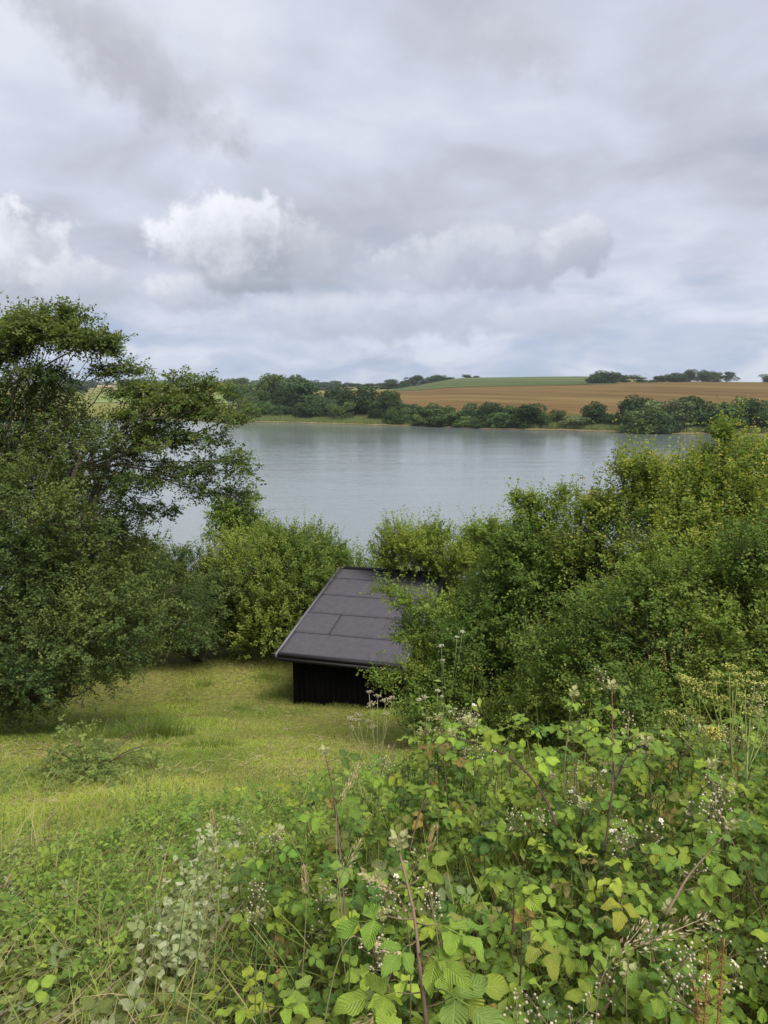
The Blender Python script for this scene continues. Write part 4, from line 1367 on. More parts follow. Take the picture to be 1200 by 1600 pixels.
def frames(D, N):
    """rotation matrices with y along D and z close to N"""
    Yv = unit(D)
    Xv = unit(np.cross(Yv, N))
    Zv = np.cross(Xv, Yv)
    return np.stack([Xv, Yv, Zv], -1)


def scatter(mb, shapes, P, D, N, S, C):
    R_ = frames(D, N)
    k = rng.integers(0, len(shapes), len(P))
    for q, sh in enumerate(shapes):
        idx = np.where(k == q)[0]
        if not len(idx):
            continue
        V = np.einsum('nij,vj->nvi', R_[idx], sh[0]) * S[idx][:, None, None] + P[idx][:, None]
        nv = len(sh[0])
        T = (sh[1][None] + (np.arange(len(idx)) * nv)[:, None, None]).reshape(-1, 3)
        mb.add(V.reshape(-1, 3), T, np.repeat(C[idx], nv, 0), np.tile(sh[2], (len(idx), 1)))


BR_Y, BR_L, BR_M, BR_D = (0.30, 0.395, 0.052), (0.225, 0.335, 0.052), (0.150, 0.252, 0.045), (0.085, 0.158, 0.038)


def bramble_colours(n, p=(0.10, 0.36, 0.36, 0.18), r=None):
    r = r or rng
    k = r.choice(4, n, p=p)
    C = np.array([BR_Y, BR_L, BR_M, BR_D])[k]
    return C * r.uniform(0.78, 1.2, n)[:, None] * np.array([1, 1, 1]) + r.normal(0, 0.006, (n, 3)) * np.array([1.6, 0.6, 0.3])


# the mass of the thicket
n = 8800
y = 0.75 + 2.5 * rng.random(n) ** 0.9
x = rng.uniform(-0.42, 0.75, n) * (y + 0.6)
td, cov = thick_drop(x, y)
keep = rng.random(n) < cov
x, y, td = x[keep], y[keep], td[keep]
n = len(x)
depth = 0.42 * rng.random(n) ** 1.25
P = np.stack([x, y, CAMZ - td - depth], 1)
az = rng.uniform(0, 6.28, n)
D = np.stack([np.cos(az), np.sin(az), rng.normal(-0.05, 0.28, n)], 1)
N = np.array([0, -0.15, 1.0]) + rng.normal(size=(n, 3)) * 0.46
C = np.clip(bramble_colours(n, (0.04, 0.36, 0.40, 0.20)), 0.01, 1)
C = mixc(C, (0.36, 0.25, 0.08), (rng.random(n) < 0.035) * 0.85)
C = mixc(C, (0.24, 0.20, 0.09), (rng.random(n) < 0.05) * 0.6)
pat = vn2(x, y, 2.2, 6.6)[:, None]
C = C * (0.8 + 0.4 * pat)
mb = MB()
scatter(mb, LEAF_LO, P, D, N, rng.uniform(0.36, 0.74, n), C)
link('bramble_thicket', mb.mesh('bramble_thicket', M_BRAM, smooth=True), label='mass of bramble leaves filling the lower right of the picture', cat='brambles', kind='stuff')
# small leaved weeds between them
n = 8000
y = 0.8 + 3.4 * rng.random(n)
x = rng.uniform(-0.30, 0.72, n) * (y + 0.6)
td, cov = thick_drop(x, y)
P = np.stack([x, y, CAMZ - td - 0.02 - 0.30 * rng.random(n) ** 1.3], 1)
az = rng.uniform(0, 6.28, n)
D = np.stack([np.cos(az), np.sin(az), rng.normal(0.25, 0.5, n)], 1)
N = np.array([0, -0.2, 1.0]) + rng.normal(size=(n, 3)) * 0.5
C = mixc((0.10, 0.18, 0.035), (0.24, 0.30, 0.07), rng.random(n)) * rng.uniform(0.75, 1.2, n)[:, None]
mb = MB()
leaves(mb, P, D, N, rng.uniform(0.02, 0.05, n), rng.uniform(0.006, 0.022, n), C)
link('weeds', mb.mesh('weeds', M_LEAF), label='small leaved weeds growing up between the brambles', cat='weeds', kind='stuff')
# stems inside the thicket
n = 420
y = 0.85 + 2.2 * rng.random(n)
x = rng.uniform(-0.30, 0.72, n) * (y + 0.6)
td, cov = thick_drop(x, y)
A_ = np.stack([x + rng.normal(0, 0.15, n), y + rng.normal(0, 0.15, n), CAMZ - ground_drop(x, y)], 1)
B_ = np.stack([x, y, CAMZ - td + 0.02], 1)
mb = MB()
twigs(mb, A_, B_, 0.0028, (0.10, 0.07, 0.045))
link('bramble_stems', mb.mesh('bramble_stems', M_STEM), label='tangle of thin brown stems inside the bramble thicket', cat='brambles', kind='stuff')

# long grass through the brambles and on the bank
mb = MB()
n = 12000
y = 0.9 + 4.2 * rng.random(n)
x = rng.uniform(-0.5, 0.72, n) * (y + 0.5)
td, cov = thick_drop(x, y)
gz_ = CAMZ - ground_drop(x, y)
keep = rng.random(n) < np.where(cov > 0.5, 0.50, np.where(x > edge_x(y) - 0.9 * vn2(x, y, 1.0, 4.0), 0.9, 0.30))
x, y, td, gz_, cov = x[keep], y[keep], td[keep], gz_[keep], cov[keep]
n = len(x)
H = np.where(cov > 0.5, (CAMZ - td - gz_) * rng.uniform(0.85, 1.22, n), rng.uniform(0.12, 0.45, n) * np.where(x > -0.4, 1.0, 0.55))
C = mixc((0.12, 0.20, 0.04), (0.26, 0.30, 0.08), rng.random(n))
C = mixc(C, (0.34, 0.29, 0.15), (rng.random(n) < 0.16) * 0.9) * rng.uniform(0.75, 1.2, n)[:, None]
blades(mb, np.stack([x, y, gz_ - 0.01], 1), H, rng.uniform(0.15, 0.9, n), rng.uniform(0, 6.28, n), rng.uniform(0.003, 0.007, n), C, 4)
link('long_grass', mb.mesh('long_grass', M_GRASS), label='long grass blades growing through the brambles and along the bank', cat='grass', kind='stuff')

# straggling grass and straw over the cuttings
mb = MB()
n = 4200
y = 1.6 + 5.4 * rng.random(n) ** 1.2
x = rng.uniform(-0.60, 0.05, n) * (y + 0.6)
keep = rng.random(n) < sstep(vn2(x, y, 2.7, 19.0), 0.35, 0.65)
x, y = x[keep], y[keep]
n = len(x)
C = mixc((0.20, 0.28, 0.06), (0.32, 0.34, 0.10), rng.random(n))
C = mixc(C, (0.46, 0.39, 0.21), (rng.random(n) < 0.28) * 0.9) * rng.uniform(0.8, 1.15, n)[:, None]
blades(mb, np.stack([x, y, near_z(x, y) - 0.01], 1), rng.uniform(0.10, 0.38, n) * (0.5 + vn2(x, y, 2.0, 27.0)), rng.uniform(0.3, 1.6, n), rng.normal(0.9, 1.2, n), rng.uniform(0.003, 0.006, n), C, 4)
link('straggling_grass', mb.mesh('straggling_grass', M_GRASS), label='straggling green and straw coloured grass over the cuttings at lower left', cat='grass', kind='stuff')

# leafy green weeds standing between the thicket and the lawn
def herbs(n, fx, fy, hmin, hmax, k, l0, l1, c1, c2):
    x, y = fx(n), fy(n)
    x = x * (y + 0.6)
    keep = (rng.random(n) < 0.25 + 0.9 * sstep(vn2(x, y, 1.9, 14.0), 0.3, 0.7))
    x, y = x[keep], y[keep]
    n = len(x)
    td, cov = thick_drop(x, y)
    base = np.stack([x, y, np.minimum(CAMZ - td - 0.25 * cov, near_z(x, y) + 0.6)], 1)
    H = rng.uniform(hmin, hmax, n) * (0.6 + 0.7 * vn2(x, y, 2.5, 3.0))
    ln = rng.normal(0, 0.16, (n, 2))
    top = base + np.stack([ln[:, 0] * H, ln[:, 1] * H, H], 1)
    t_ = (np.arange(k)[None] + rng.random((n, k))) / k
    P = base[:, None] * (1 - t_)[..., None] + top[:, None] * t_[..., None]
    a_ = rng.uniform(0, 6.28, n)[:, None] + np.arange(k)[None] * 1.9
    D = np.stack([np.cos(a_), np.sin(a_), rng.normal(0.15, 0.3, (n, k))], -1)
    N = np.array([0, -0.1, 1.0]) + rng.normal(size=(n, k, 3)) * 0.3
    L = rng.uniform(l0, l1, (n, k)) * (1.1 - 0.55 * t_)
    C = mixc(c1, c2, np.repeat(rng.random(n), k)) * rng.uniform(0.85, 1.15, n * k)[:, None]
    mb = MB()
    leaves(mb, P.reshape(-1, 3), D.reshape(-1, 3), N.reshape(-1, 3), L.ravel(), L.ravel() * rng.uniform(0.35, 0.6, n * k), C)
    twigs(mb, base, top, 0.0016, (0.16, 0.20, 0.07))
    return mb


mb = herbs(400, lambda n: rng.uniform(-0.34, 0.10, n), lambda n: rng.uniform(2.4, 6.2, n), 0.16, 0.48, 15, 0.03, 0.065, (0.12, 0.22, 0.045), (0.27, 0.35, 0.08))
link('weeds', mb.mesh('weeds', M_LEAF), label='tall leafy green weeds between the brambles and the lawn', cat='weeds', kind='stuff')
mb = herbs(700, lambda n: rng.uniform(-0.60, -0.25, n), lambda n: rng.uniform(1.9, 5.2, n), 0.06, 0.24, 10, 0.03, 0.06, (0.12, 0.21, 0.045), (0.26, 0.33, 0.08))
link('weeds', mb.mesh('weeds', M_LEAF), label='low leafy weeds among the cuttings at the lower left', cat='weeds', kind='stuff')

def bank_spots(n):
    """spots on the weedy bank between the thicket and the lawn, with a height factor"""
    u = rng.uniform(-0.56, 0.16, n)
    y = rng.uniform(2.1, 7.4, n)
    x = u * (y + 0.6)
    lim = np.interp(u, [-0.56, -0.42, -0.22, -0.02, 0.16], [4.0, 4.5, 5.7, 6.7, 7.3]) + 1.3 * (vn2(x, y, 1.4, 52.0) - 0.5)
    _, cov = thick_drop(x, y)
    lump = vn2(x, y, 2.3, 61.0)
    keep = (y < lim) & (cov < 0.6) & (rng.random(n) < 0.25 + 1.1 * sstep(lump, 0.25, 0.7))
    keep &= ~((u > -0.31) & (u < -0.13) & (y < 3.7) & (rng.random(n) < 0.8))
    hs = np.interp(u, [-0.56, -0.32, -0.1, 0.1], [0.30, 0.55, 0.95, 1.1]) * (0.55 + 0.75 * lump) * (1 - 0.45 * sstep(y, lim - 0.9, lim))
    return x[keep], y[keep], hs[keep]


x, y, hs = bank_spots(11000)
n = len(x)
C = mixc((0.15, 0.25, 0.045), (0.30, 0.36, 0.08), rng.random(n))
C = mixc(C, (0.46, 0.39, 0.22), (rng.random(n) < 0.14) * 0.9) * rng.uniform(0.8, 1.15, n)[:, None]
mb = MB()
blades(mb, np.stack([x, y, near_z(x, y) - 0.01], 1), hs * rng.uniform(0.22, 0.62, n), rng.uniform(0.15, 1.1, n), rng.uniform(0, 6.28, n), rng.uniform(0.003, 0.007, n), C, 4)
link('bank_grass', mb.mesh('bank_grass', M_GRASS), label='tall tangled green grass on the bank between thicket and lawn', cat='grass', kind='stuff')
x, y, hs = bank_spots(5200)
n = len(x)
k = 14
base = np.stack([x, y, near_z(x, y)], 1)
H = hs * rng.uniform(0.2, 0.55, n)
top = base + np.stack([rng.normal(0, 0.16, n) * H, rng.normal(0, 0.16, n) * H, H], 1)
t_ = (np.arange(k)[None] + rng.random((n, k))) / k
P = base[:, None] * (1 - t_)[..., None] + top[:, None] * t_[..., None]
a_ = rng.uniform(0, 6.28, n)[:, None] + np.arange(k)[None] * 1.9
D = np.stack([np.cos(a_), np.sin(a_), rng.normal(0.1, 0.3, (n, k))], -1)
N = np.array([0, -0.1, 1.0]) + rng.normal(size=(n, k, 3)) * 0.35
L = rng.uniform(0.025, 0.06, (n, k)) * (1.1 - 0.5 * t_)
C = mixc((0.11, 0.20, 0.04), (0.25, 0.34, 0.075), np.repeat(rng.random(n), k)) * rng.uniform(0.8, 1.2, n * k)[:, None]
mb = MB()
leaves(mb, P.reshape(-1, 3), D.reshape(-1, 3), N.reshape(-1, 3), L.ravel(), L.ravel() * rng.uniform(0.3, 0.6, n * k), C)
twigs(mb, base, top, 0.0016, (0.17, 0.19, 0.07))
x, y, hs = bank_spots(4200)
n = len(x)
az = rng.uniform(0, 6.28, n)
mb2 = MB()
scatter(mb2, LEAF_LO, np.stack([x, y, near_z(x, y) + hs * rng.uniform(0.05, 0.45, n)], 1), np.stack([np.cos(az), np.sin(az), rng.normal(0, 0.35, n)], 1), np.array([0, -0.2, 1.0]) + rng.normal(size=(n, 3)) * 0.45, rng.uniform(0.4, 0.85, n), np.clip(bramble_colours(n, (0.05, 0.35, 0.40, 0.20)), 0.01, 1))
link('bank_weeds', mb.mesh('bank_weeds', M_LEAF), label='dense leafy weeds on the bank between thicket and lawn', cat='weeds', kind='stuff')
link('bank_brambles', mb2.mesh('bank_brambles', M_BRAM, smooth=True), label='scattered bramble leaves among the weeds on the bank', cat='brambles', kind='stuff')

# cut and wilted brambles lying on the bank at the lower left
n = 11000
y = 1.55 + 4.2 * rng.random(n) ** 1.25
x = rng.uniform(-0.62, -0.02, n) * (y + 0.7)
lim = 3.7 + 1.4 * (vn2(x, y * 0.3, 1.6, 2.0) - 0.3) + 1.2 * sstep(x, -1.9, -0.9)
_, cov = thick_drop(x, y)
keep = (y < lim + 0.4) & (cov < 0.6) & (rng.random(n) < 0.30 + 0.9 * vn2(x, y, 2.4, 1.5))
x, y = x[keep], y[keep]
n = len(x)
P = np.stack([x, y, near_z(x, y) + 0.015 + 0.13 * rng.random(n) ** 1.4 * vn2(x, y, 3.0, 8.0) * 1.6], 1)
az = rng.uniform(0, 6.28, n)
D = np.stack([np.cos(az), np.sin(az), rng.normal(-0.1, 0.35, n)], 1)
N = np.array([0, -0.2, 1.0]) + rng.normal(size=(n, 3)) * 0.55
C = mixc((0.125, 0.170, 0.050), (0.255, 0.285, 0.100), rng.random(n)) * rng.uniform(0.75, 1.15, n)[:, None]
C = mixc(C, (0.30, 0.24, 0.06), (rng.random(n) < 0.04) * 0.8)
C = mixc(C, (0.30, 0.34, 0.22), (rng.random(n) < 0.10) * 0.8)
mb = MB()
scatter(mb, LEAF_LO + LEAF_1 + LEAF_1, P, D, N, rng.uniform(0.45, 0.95, n), C)
# a streak of leaves lying with their pale undersides up
n = 760
tt = rng.random(n)
px_ = 372 - 105 * tt + rng.normal(0, 24, n)
py_ = 1335 + 250 * tt + rng.normal(0, 20, n)
G = np.array([at(a_, b_, 1.0) - np.array([0, 0, CAMZ]) for a_, b_ in zip(px_, py_)])
dd = np.linspace(1.5, 5, 120)
ds = np.array([dd[np.argmin(np.abs(g_[2] * dd + ground_drop(g_[0] * dd, dd)))] for g_ in G])
x, y = G[:, 0] * ds, ds
P = np.stack([x, y, near_z(x, y) + 0.12 + 0.17 * rng.random(n)], 1)
az = rng.uniform(0, 6.28, n)
D = np.stack([np.cos(az), np.sin(az), rng.normal(-0.05, 0.4, n)], 1)
N = np.array([0, -0.3, 1.0]) + rng.normal(size=(n, 3)) * 0.5
C = mixc((0.27, 0.33, 0.15), (0.58, 0.62, 0.42), rng.random(n) ** 1.3)
C = mixc(C, (0.16, 0.20, 0.07), (rng.random(n) < 0.22) * 0.9)
scatter(mb, LEAF_LO[:2] + LEAF_1, P, D, N, rng.uniform(0.35, 0.62, n), C)
# a second pale heap further left
n = 110
x, y = rng.normal(-1.62, 0.12, n), rng.normal(3.05, 0.22, n)
P = np.stack([x, y, near_z(x, y) + 0.05 + 0.10 * rng.random(n)], 1)
az = rng.uniform(0, 6.28, n)
scatter(mb, LEAF_LO + LEAF_1, P, np.stack([np.cos(az), np.sin(az), rng.normal(0, 0.3, n)], 1), np.array([0, -0.3, 1.0]) + rng.normal(size=(n, 3)) * 0.5, rng.uniform(0.35, 0.65, n), mixc((0.24, 0.29, 0.14), (0.42, 0.46, 0.30), rng.random(n)))
link('bramble_cuttings', mb.mesh('bramble_cuttings', M_BRAM, smooth=True), label='cut and wilting bramble leaves with pale undersides on the bank at lower left', cat='cuttings', kind='stuff')
mb = MB()
n = 750
y = 1.5 + 3.0 * rng.random(n)
x = rng.uniform(-0.66, 0.0, n) * (y + 0.7)
z = near_z(x, y) + 0.02 + 0.12 * rng.random(n)
az = rng.normal(0.9, 0.8, n)
Ln = rng.uniform(0.08, 0.4, n)
A_ = np.stack([x, y, z], 1)
twigs(mb, A_, A_ + np.stack([np.cos(az), np.sin(az), rng.normal(0.05, 0.25, n)], 1) * Ln[:, None], rng.uniform(0.0012, 0.003, n), np.repeat(mixc((0.10, 0.07, 0.05), (0.36, 0.29, 0.17), rng.random(n)), 6, 0))
link('dry_stalks', mb.mesh('dry_stalks', M_STEM), label='dry brown stalks and straw scattered over the cuttings', cat='stalks', kind='stuff')

# ------------------------------------------------------------------ single bramble canes, each leaf a part
CANE_D, CANE_P, CANE_G = (0.075, 0.045, 0.035), (0.22, 0.11, 0.10), (0.24, 0.20, 0.10)


def ball(mb, c_, r_, C):
    t_ = 0.5257 * r_
    p_ = 0.8507 * r_
    V = np.array([(-t_, p_, 0), (t_, p_, 0), (-t_, -p_, 0), (t_, -p_, 0), (0, -t_, p_), (0, t_, p_), (0, -t_, -p_), (0, t_, -p_), (p_, 0, -t_), (p_, 0, t_), (-p_, 0, -t_), (-p_, 0, t_)]) + c_
    T = [(0, 11, 5), (0, 5, 1), (0, 1, 7), (0, 7, 10), (0, 10, 11), (1, 5, 9), (5, 11, 4), (11, 10, 2), (10, 7, 6), (7, 1, 8), (3, 9, 4), (3, 4, 2), (3, 2, 6), (3, 6, 8), (3, 8, 9), (4, 9, 5), (2, 4, 11), (6, 2, 10), (8, 6, 7), (9, 8, 1)]
    mb.add(V, T, C)


def flower_cluster(seed, flowers=1):
    r = np.random.default_rng(seed)
    mb = MB()
    tube(mb, [(0, 0, 0), (0.002, 0, 0.05), (0, 0.002, 0.10)], [0.0014, 0.0012, 0.0008], 4, (0.22, 0.20, 0.11))
    for k in range(15):
        z = r.uniform(0.015, 0.105)
        th = r.uniform(0, 6.28)
        ln = (0.034 - 0.018 * z / 0.105) * r.uniform(0.6, 1.2)
        e = np.array([math.cos(th) * ln, math.sin(th) * ln, z + ln * 0.6])
        tube(mb, [(0, 0, z), e], [0.0008, 0.0006], 3, (0.22, 0.20, 0.11))
        if k < flowers:
            for q in range(5):
                a_ = q * 1.2566 + th
                d_ = np.array([[math.cos(a_), math.sin(a_), 0.25]])
                leaves(mb, np.array([e]), d_, np.array([[0, 0, 1.0]]), np.array([0.0085]), np.array([0.0075]), np.array([[0.66, 0.66, 0.60]]))
            ball(mb, e + np.array([0, 0, 0.002]), 0.0025, (0.55, 0.50, 0.25))
        else:
            ball(mb, e, r.uniform(0.0022, 0.0036), np.array([0.46, 0.43, 0.31]) * r.uniform(0.7, 1.3))
    return mb.mesh('flower_cluster', M_PETAL, smooth=True)


FLOWERS = [flower_cluster(s, f) for s, f in ((1, 0), (2, 0), (3, 0), (4, 1))]


def mat_from(p, D, N, s):
    R_ = frames(np.array([D], float), np.array([N], float))[0]
    M = Matrix([[*(R_[0] * s), p[0]], [*(R_[1] * s), p[1]], [*(R_[2] * s), p[2]], [0, 0, 0, 1]])
    return M


def cane(label, pts, rad_, nleaf, size, cols, stem=CANE_D, t0=0.15, group=None, clusters=0, tip=True, seed=0, explicit=None, thorn=True, spread=1.0):
    """a bramble cane along a path of world points with separate leaves"""
    r = np.random.default_rng(seed)
    pts = np.asarray(pts, float)
    tq = np.linspace(0, 1, len(pts))
    tt = np.linspace(0, 1, 14)
    path = np.stack([np.interp(tt, tq, pts[:, i]) for i in range(3)], 1)
    for _ in range(2):
        path[1:-1] = 0.25 * path[:-2] + 0.5 * path[1:-1] + 0.25 * path[2:]
    base = path[0]
    root = thing('bramble_cane', label, 'bramble', base, group)
    mb = MB()
    rad_ = rad_ * 0.8
    stem = tuple(np.array(stem) * np.array((0.72, 0.78, 0.72)))
    tube(mb, path, np.linspace(rad_, rad_ * 0.45, 14), 7, np.array(stem))
    if thorn:
        for k in range(16):
            q = r.uniform(0.05, 0.9) * 13
            i = int(q)
            p_ = path[i] * (1 - q + i) + path[i + 1] * (q - i)
            d_ = unit(r.normal(size=3))
            tube(mb, [p_, p_ + d_ * (rad_ + 0.005)], [0.0012, 0.0002], 3, np.array(stem) * 1.2)
    specs = []
    for k in range(nleaf):
        q = (t0 + (1 - t0) * (k + r.uniform(0.2, 0.8)) / nleaf)
        a_ = k * 2.4 + r.uniform(-0.4, 0.4)
        specs.append((q, a_, size[0] + (size[1] - size[0]) * (1 - abs(q - 0.45)) * r.uniform(0.75, 1.1), cols[r.integers(len(cols))]))
    for q, a_, s_, col in specs + (explicit or []):
        i = min(int(q * 13), 12)
        p_ = path[i] * (1 - q * 13 + i) + path[i + 1] * (q * 13 - i)
        out = np.array([math.cos(a_), math.sin(a_), r.uniform(0.15, 0.55)]) * spread
        e = p_ + unit(out) * 0.035 * s_ * r.uniform(0.8, 1.3)
        s_ = s_ * 0.77
        tube(mb, [p_, (p_ + e) / 2 + np.array([0, 0, -0.003]), e], [0.0016, 0.0013, 0.0010], 4, np.array(stem) * 0.6 + np.array((0.10, 0.11, 0.04)) * 0.4)
        D_ = out * np.array([1, 1, 0.3]) + r.normal(size=3) * 0.15
        N_ = np.array([0, -0.25, 1.0]) + r.normal(size=3) * 0.25
        me = LEAF_ME[r.integers(len(LEAF_ME))]
        lf = link('leaf', me, root, M=mat_from(e - base, D_, N_, s_))
        j = r.uniform(0.82, 1.18)
        lf.color = (col[0] * j * r.uniform(0.9, 1.1), col[1] * j, col[2] * j, 1)
    if tip:
        for k in range(4):
            a_ = k * 1.7 + r.uniform(0, 1)
            lf = link('leaf', LEAF_ME[k], root, M=mat_from(path[-1] - base, np.array([math.cos(a_) * 0.5, math.sin(a_) * 0.5, 1.0]), np.array([-math.cos(a_), -math.sin(a_), 0.6]), r.uniform(0.22, 0.36)))
            lf.color = (0.50, 0.52, 0.28, 1)
    for k in range(clusters):
        q = 13 * r.uniform(0.7, 1.0)
        i = min(int(q), 12)
        cl_ = link('flower_cluster', FLOWERS[r.integers(4)], root)
        cl_.location = Vector(path[i] - base) + Vector(r.normal(size=3) * 0.02)
        cl_.rotation_euler = (r.normal() * 0.35, r.normal() * 0.35, r.uniform(0, 6.28))
        cl_.scale = (1, 1, 1)
    link('stem', mb.mesh('stem', M_STEM, base, smooth=True), root)
    return root


Yc, Lc, Mc, Dc = BR_Y, BR_L, BR_M, BR_D
PK = 'single bramble canes standing out of the thicket'
cane('thick purplish bramble cane in the front centre, pale bud at its tip', [at(676, 1680, 0.98), at(666, 1590, 1.01), at(655, 1510, 1.04), at(650, 1440, 1.07), at(638, 1385, 1.10), at(622, 1325, 1.14)], 0.0050, 0, (1, 1), [Lc], (0.26, 0.165, 0.125), tip=True, seed=3, group=PK,
     explicit=[(0.62, 3.3, 1.05, Lc), (0.60, 5.9, 0.95, Lc), (0.32, 5.6, 1.35, (0.19, 0.29, 0.07)), (0.30, 3.4, 1.1, Lc), (0.18, 4.2, 1.2, Lc), (0.12, 5.2, 1.1, Mc), (0.78, 2.4, 0.75, (0.22, 0.25, 0.10)), (0.80, 0.4, 0.7, Lc), (0.46, 5.3, 1.0, Lc), (0.44, 0.3, 0.9, Mc), (0.24, 0.2, 1.1, Lc), (0.52, 4.2, 0.8, Mc)])
cane('dark bramble cane arching to the left with a reddish young tip', [at(870, 1290, 1.95), at(850, 1240, 2.05), at(815, 1195, 2.15), at(770, 1168, 2.2), at(735, 1158, 2.2), at(705, 1150, 2.2)], 0.0042, 8, (0.75, 1.0), [Lc, Mc, Lc, Yc], (0.10, 0.05, 0.04), 0.35, PK, seed=5)
cane('dark upright bramble cane curving over at its top, right of the arching one', [at(945, 1330, 1.85), at(950, 1290, 1.9), at(955, 1240, 1.95), at(968, 1200, 2.0), at(985, 1172, 2.02), at(1008, 1165, 2.02)], 0.0036, 7, (0.6, 0.95), [Lc, Mc], (0.055, 0.03, 0.028), 0.6, PK, clusters=1, seed=7)
cane('tall pale green bramble shoot against the dark hawthorn, left of a pink stemmed one', [at(880, 1250, 2.2), at(882, 1190, 2.25), at(888, 1140, 2.3), at(895, 1088, 2.3)], 0.0036, 8, (0.45, 0.9), [Lc, Lc, Mc], (0.22, 0.19, 0.10), 0.2, PK, seed=8)
cane('tall pink stemmed bramble shoot against the dark hawthorn', [at(957, 1250, 2.3), at(958, 1190, 2.35), at(957, 1140, 2.4), at(956, 1078, 2.4)], 0.0042, 9, (0.45, 0.95), [Lc, Mc], (0.30, 0.16, 0.14), 0.15, PK, seed=9, clusters=1)
cane('bramble cane with pale whitish top leaves beside the lawn', [at(540, 1440, 1.75), at(535, 1380, 1.85), at(528, 1290, 1.95), at(518, 1220, 2.0), at(508, 1180, 2.02)], 0.0042, 9, (0.6, 1.0), [Mc, Dc, Lc], (0.16, 0.10, 0.07), 0.1, PK, seed=10)
cane('brown bramble cane leaning to the right at the right edge', [at(1040, 1430, 1.55), at(1075, 1368, 1.62), at(1105, 1335, 1.7), at(1140, 1295, 1.75)], 0.0045, 8, (0.7, 1.0), [Lc, Mc], (0.20, 0.14, 0.09), 0.15, PK, clusters=2, seed=12)
cane('bramble with a bright yellow green three part leaf, middle of the thicket', [at(800, 1460, 1.45), at(803, 1420, 1.46), at(803, 1385, 1.46)], 0.0026, 0, (1, 1), [Yc], (0.12, 0.07, 0.05), 0.2, PK, tip=False, seed=13, explicit=[(0.97, 4.9, 0.85, Yc)])
cane('bramble with two bright leaves one above the other, centre right', [at(812, 1540, 1.3), at(815, 1490, 1.32), at(815, 1455, 1.33)], 0.0026, 0, (1, 1), [Yc], (0.12, 0.07, 0.05), 0.2, PK, tip=False, seed=14, explicit=[(0.97, 5.2, 0.95, (0.26, 0.34, 0.06)), (0.7, 0.4, 0.85, Lc)])
cane('bramble with the brightest lime leaf, right of centre', [at(945, 1420, 1.55), at(943, 1375, 1.56), at(944, 1350, 1.57)], 0.0026, 0, (1, 1), [Yc], (0.12, 0.07, 0.05), 0.2, PK, tip=False, seed=15, explicit=[(0.97, 2.2, 0.8, (0.38, 0.43, 0.06)), (0.75, 4.9, 0.85, (0.34, 0.40, 0.06))])
cane('bramble with lime leaves low at the right, below the brightest one', [at(968, 1450, 1.45), at(970, 1415, 1.46), at(972, 1395, 1.46)], 0.0026, 0, (1, 1), [Yc], (0.12, 0.07, 0.05), 0.2, PK, tip=False, seed=16, explicit=[(0.97, 4.4, 0.95, (0.34, 0.40, 0.06)), (0.8, 0.5, 0.8, Lc)])
cane('bramble with fresh yellow green leaves at the bottom, left of centre', [at(430, 1680, 1.35), at(425, 1600, 1.4), at(415, 1560, 1.42)], 0.003, 7, (0.7, 0.95), [Yc, (0.25, 0.33, 0.07)], (0.14, 0.10, 0.05), 0.3, PK, tip=False, seed=17)
cane('bramble with a reddish young shoot above the grass, left part of the thicket', [at(700, 1250, 2.3), at(695, 1200, 2.35), at(690, 1150, 2.4), at(685, 1125, 2.4)], 0.0028, 6, (0.5, 0.8), [Lc, (0.28, 0.22, 0.07), Mc], (0.14, 0.08, 0.05), 0.3, PK, seed=18)
cane('leafy bramble shoot under the yellow umbels at the right', [at(1130, 1330, 1.9), at(1128, 1280, 1.95), at(1120, 1230, 2.0), at(1110, 1200, 2.0)], 0.0032, 8, (0.5, 0.9), [Lc, Yc, Mc], (0.14, 0.10, 0.06), 0.2, PK, seed=19)
cane('bramble stem crossing the lawn edge at the left of the thicket', [at(640, 1330, 2.1), at(655, 1270, 2.2), at(680, 1200, 2.35), at(730, 1130, 2.5)], 0.003, 6, (0.45, 0.8), [Lc, Mc], (0.13, 0.08, 0.05), 0.3, PK, seed=20)
cr_ = np.random.default_rng(77)
made = 0
used_labels = set()
while made < 46:
    y_ = cr_.uniform(1.05, 2.75)
    x_ = cr_.uniform(-0.25, 0.55) * (y_ + 0.55)
    td_, cv_ = thick_drop(np.array([x_]), np.array([y_]))
    if cv_[0] < 0.75:
        continue
    top = np.array([x_, y_, CAMZ - td_[0] + cr_.uniform(0.0, 0.09)])
    b_ = top + np.array([cr_.normal(0, 0.12), cr_.normal(0, 0.10), -0.32])
    mid_ = (top + b_) / 2 + np.array([cr_.normal(0, 0.05), cr_.normal(0, 0.05), 0.06])
    nb_ = int(cr_.choice([0, 1, 2, 3, 4]))
    tp_ = bool(cr_.random() < 0.4)
    u_ = x_ / (y_ + 0.55)
    lb_ = 'bramble cane %s%s, %s of the thicket, %s' % ('with flower buds' if nb_ else 'without flowers', ' but pale tip' if tp_ else '', 'very front' if y_ < 1.35 else 'front' if y_ < 1.75 else 'middle' if y_ < 2.15 else 'back',
                                                   'far left' if u_ < -0.1 else 'left' if u_ < 0.05 else 'left of centre' if u_ < 0.18 else 'centre' if u_ < 0.3 else 'right of centre' if u_ < 0.42 else 'far right')
    if lb_ in used_labels:
        continue
    used_labels.add(lb_)
    cane(lb_, [b_, (b_ + mid_) / 2, mid_, (mid_ + top) / 2, top], 0.0030, int(cr_.integers(5, 9)), (0.6, 0.98), [Lc, Mc, Lc, Yc, Dc], [CANE_D, (0.16, 0.10, 0.07), (0.17, 0.16, 0.08)][made % 3], 0.4, 'bramble canes woven into the thicket', clusters=nb_, tip=tp_, seed=200 + made, thorn=False)
    made += 1

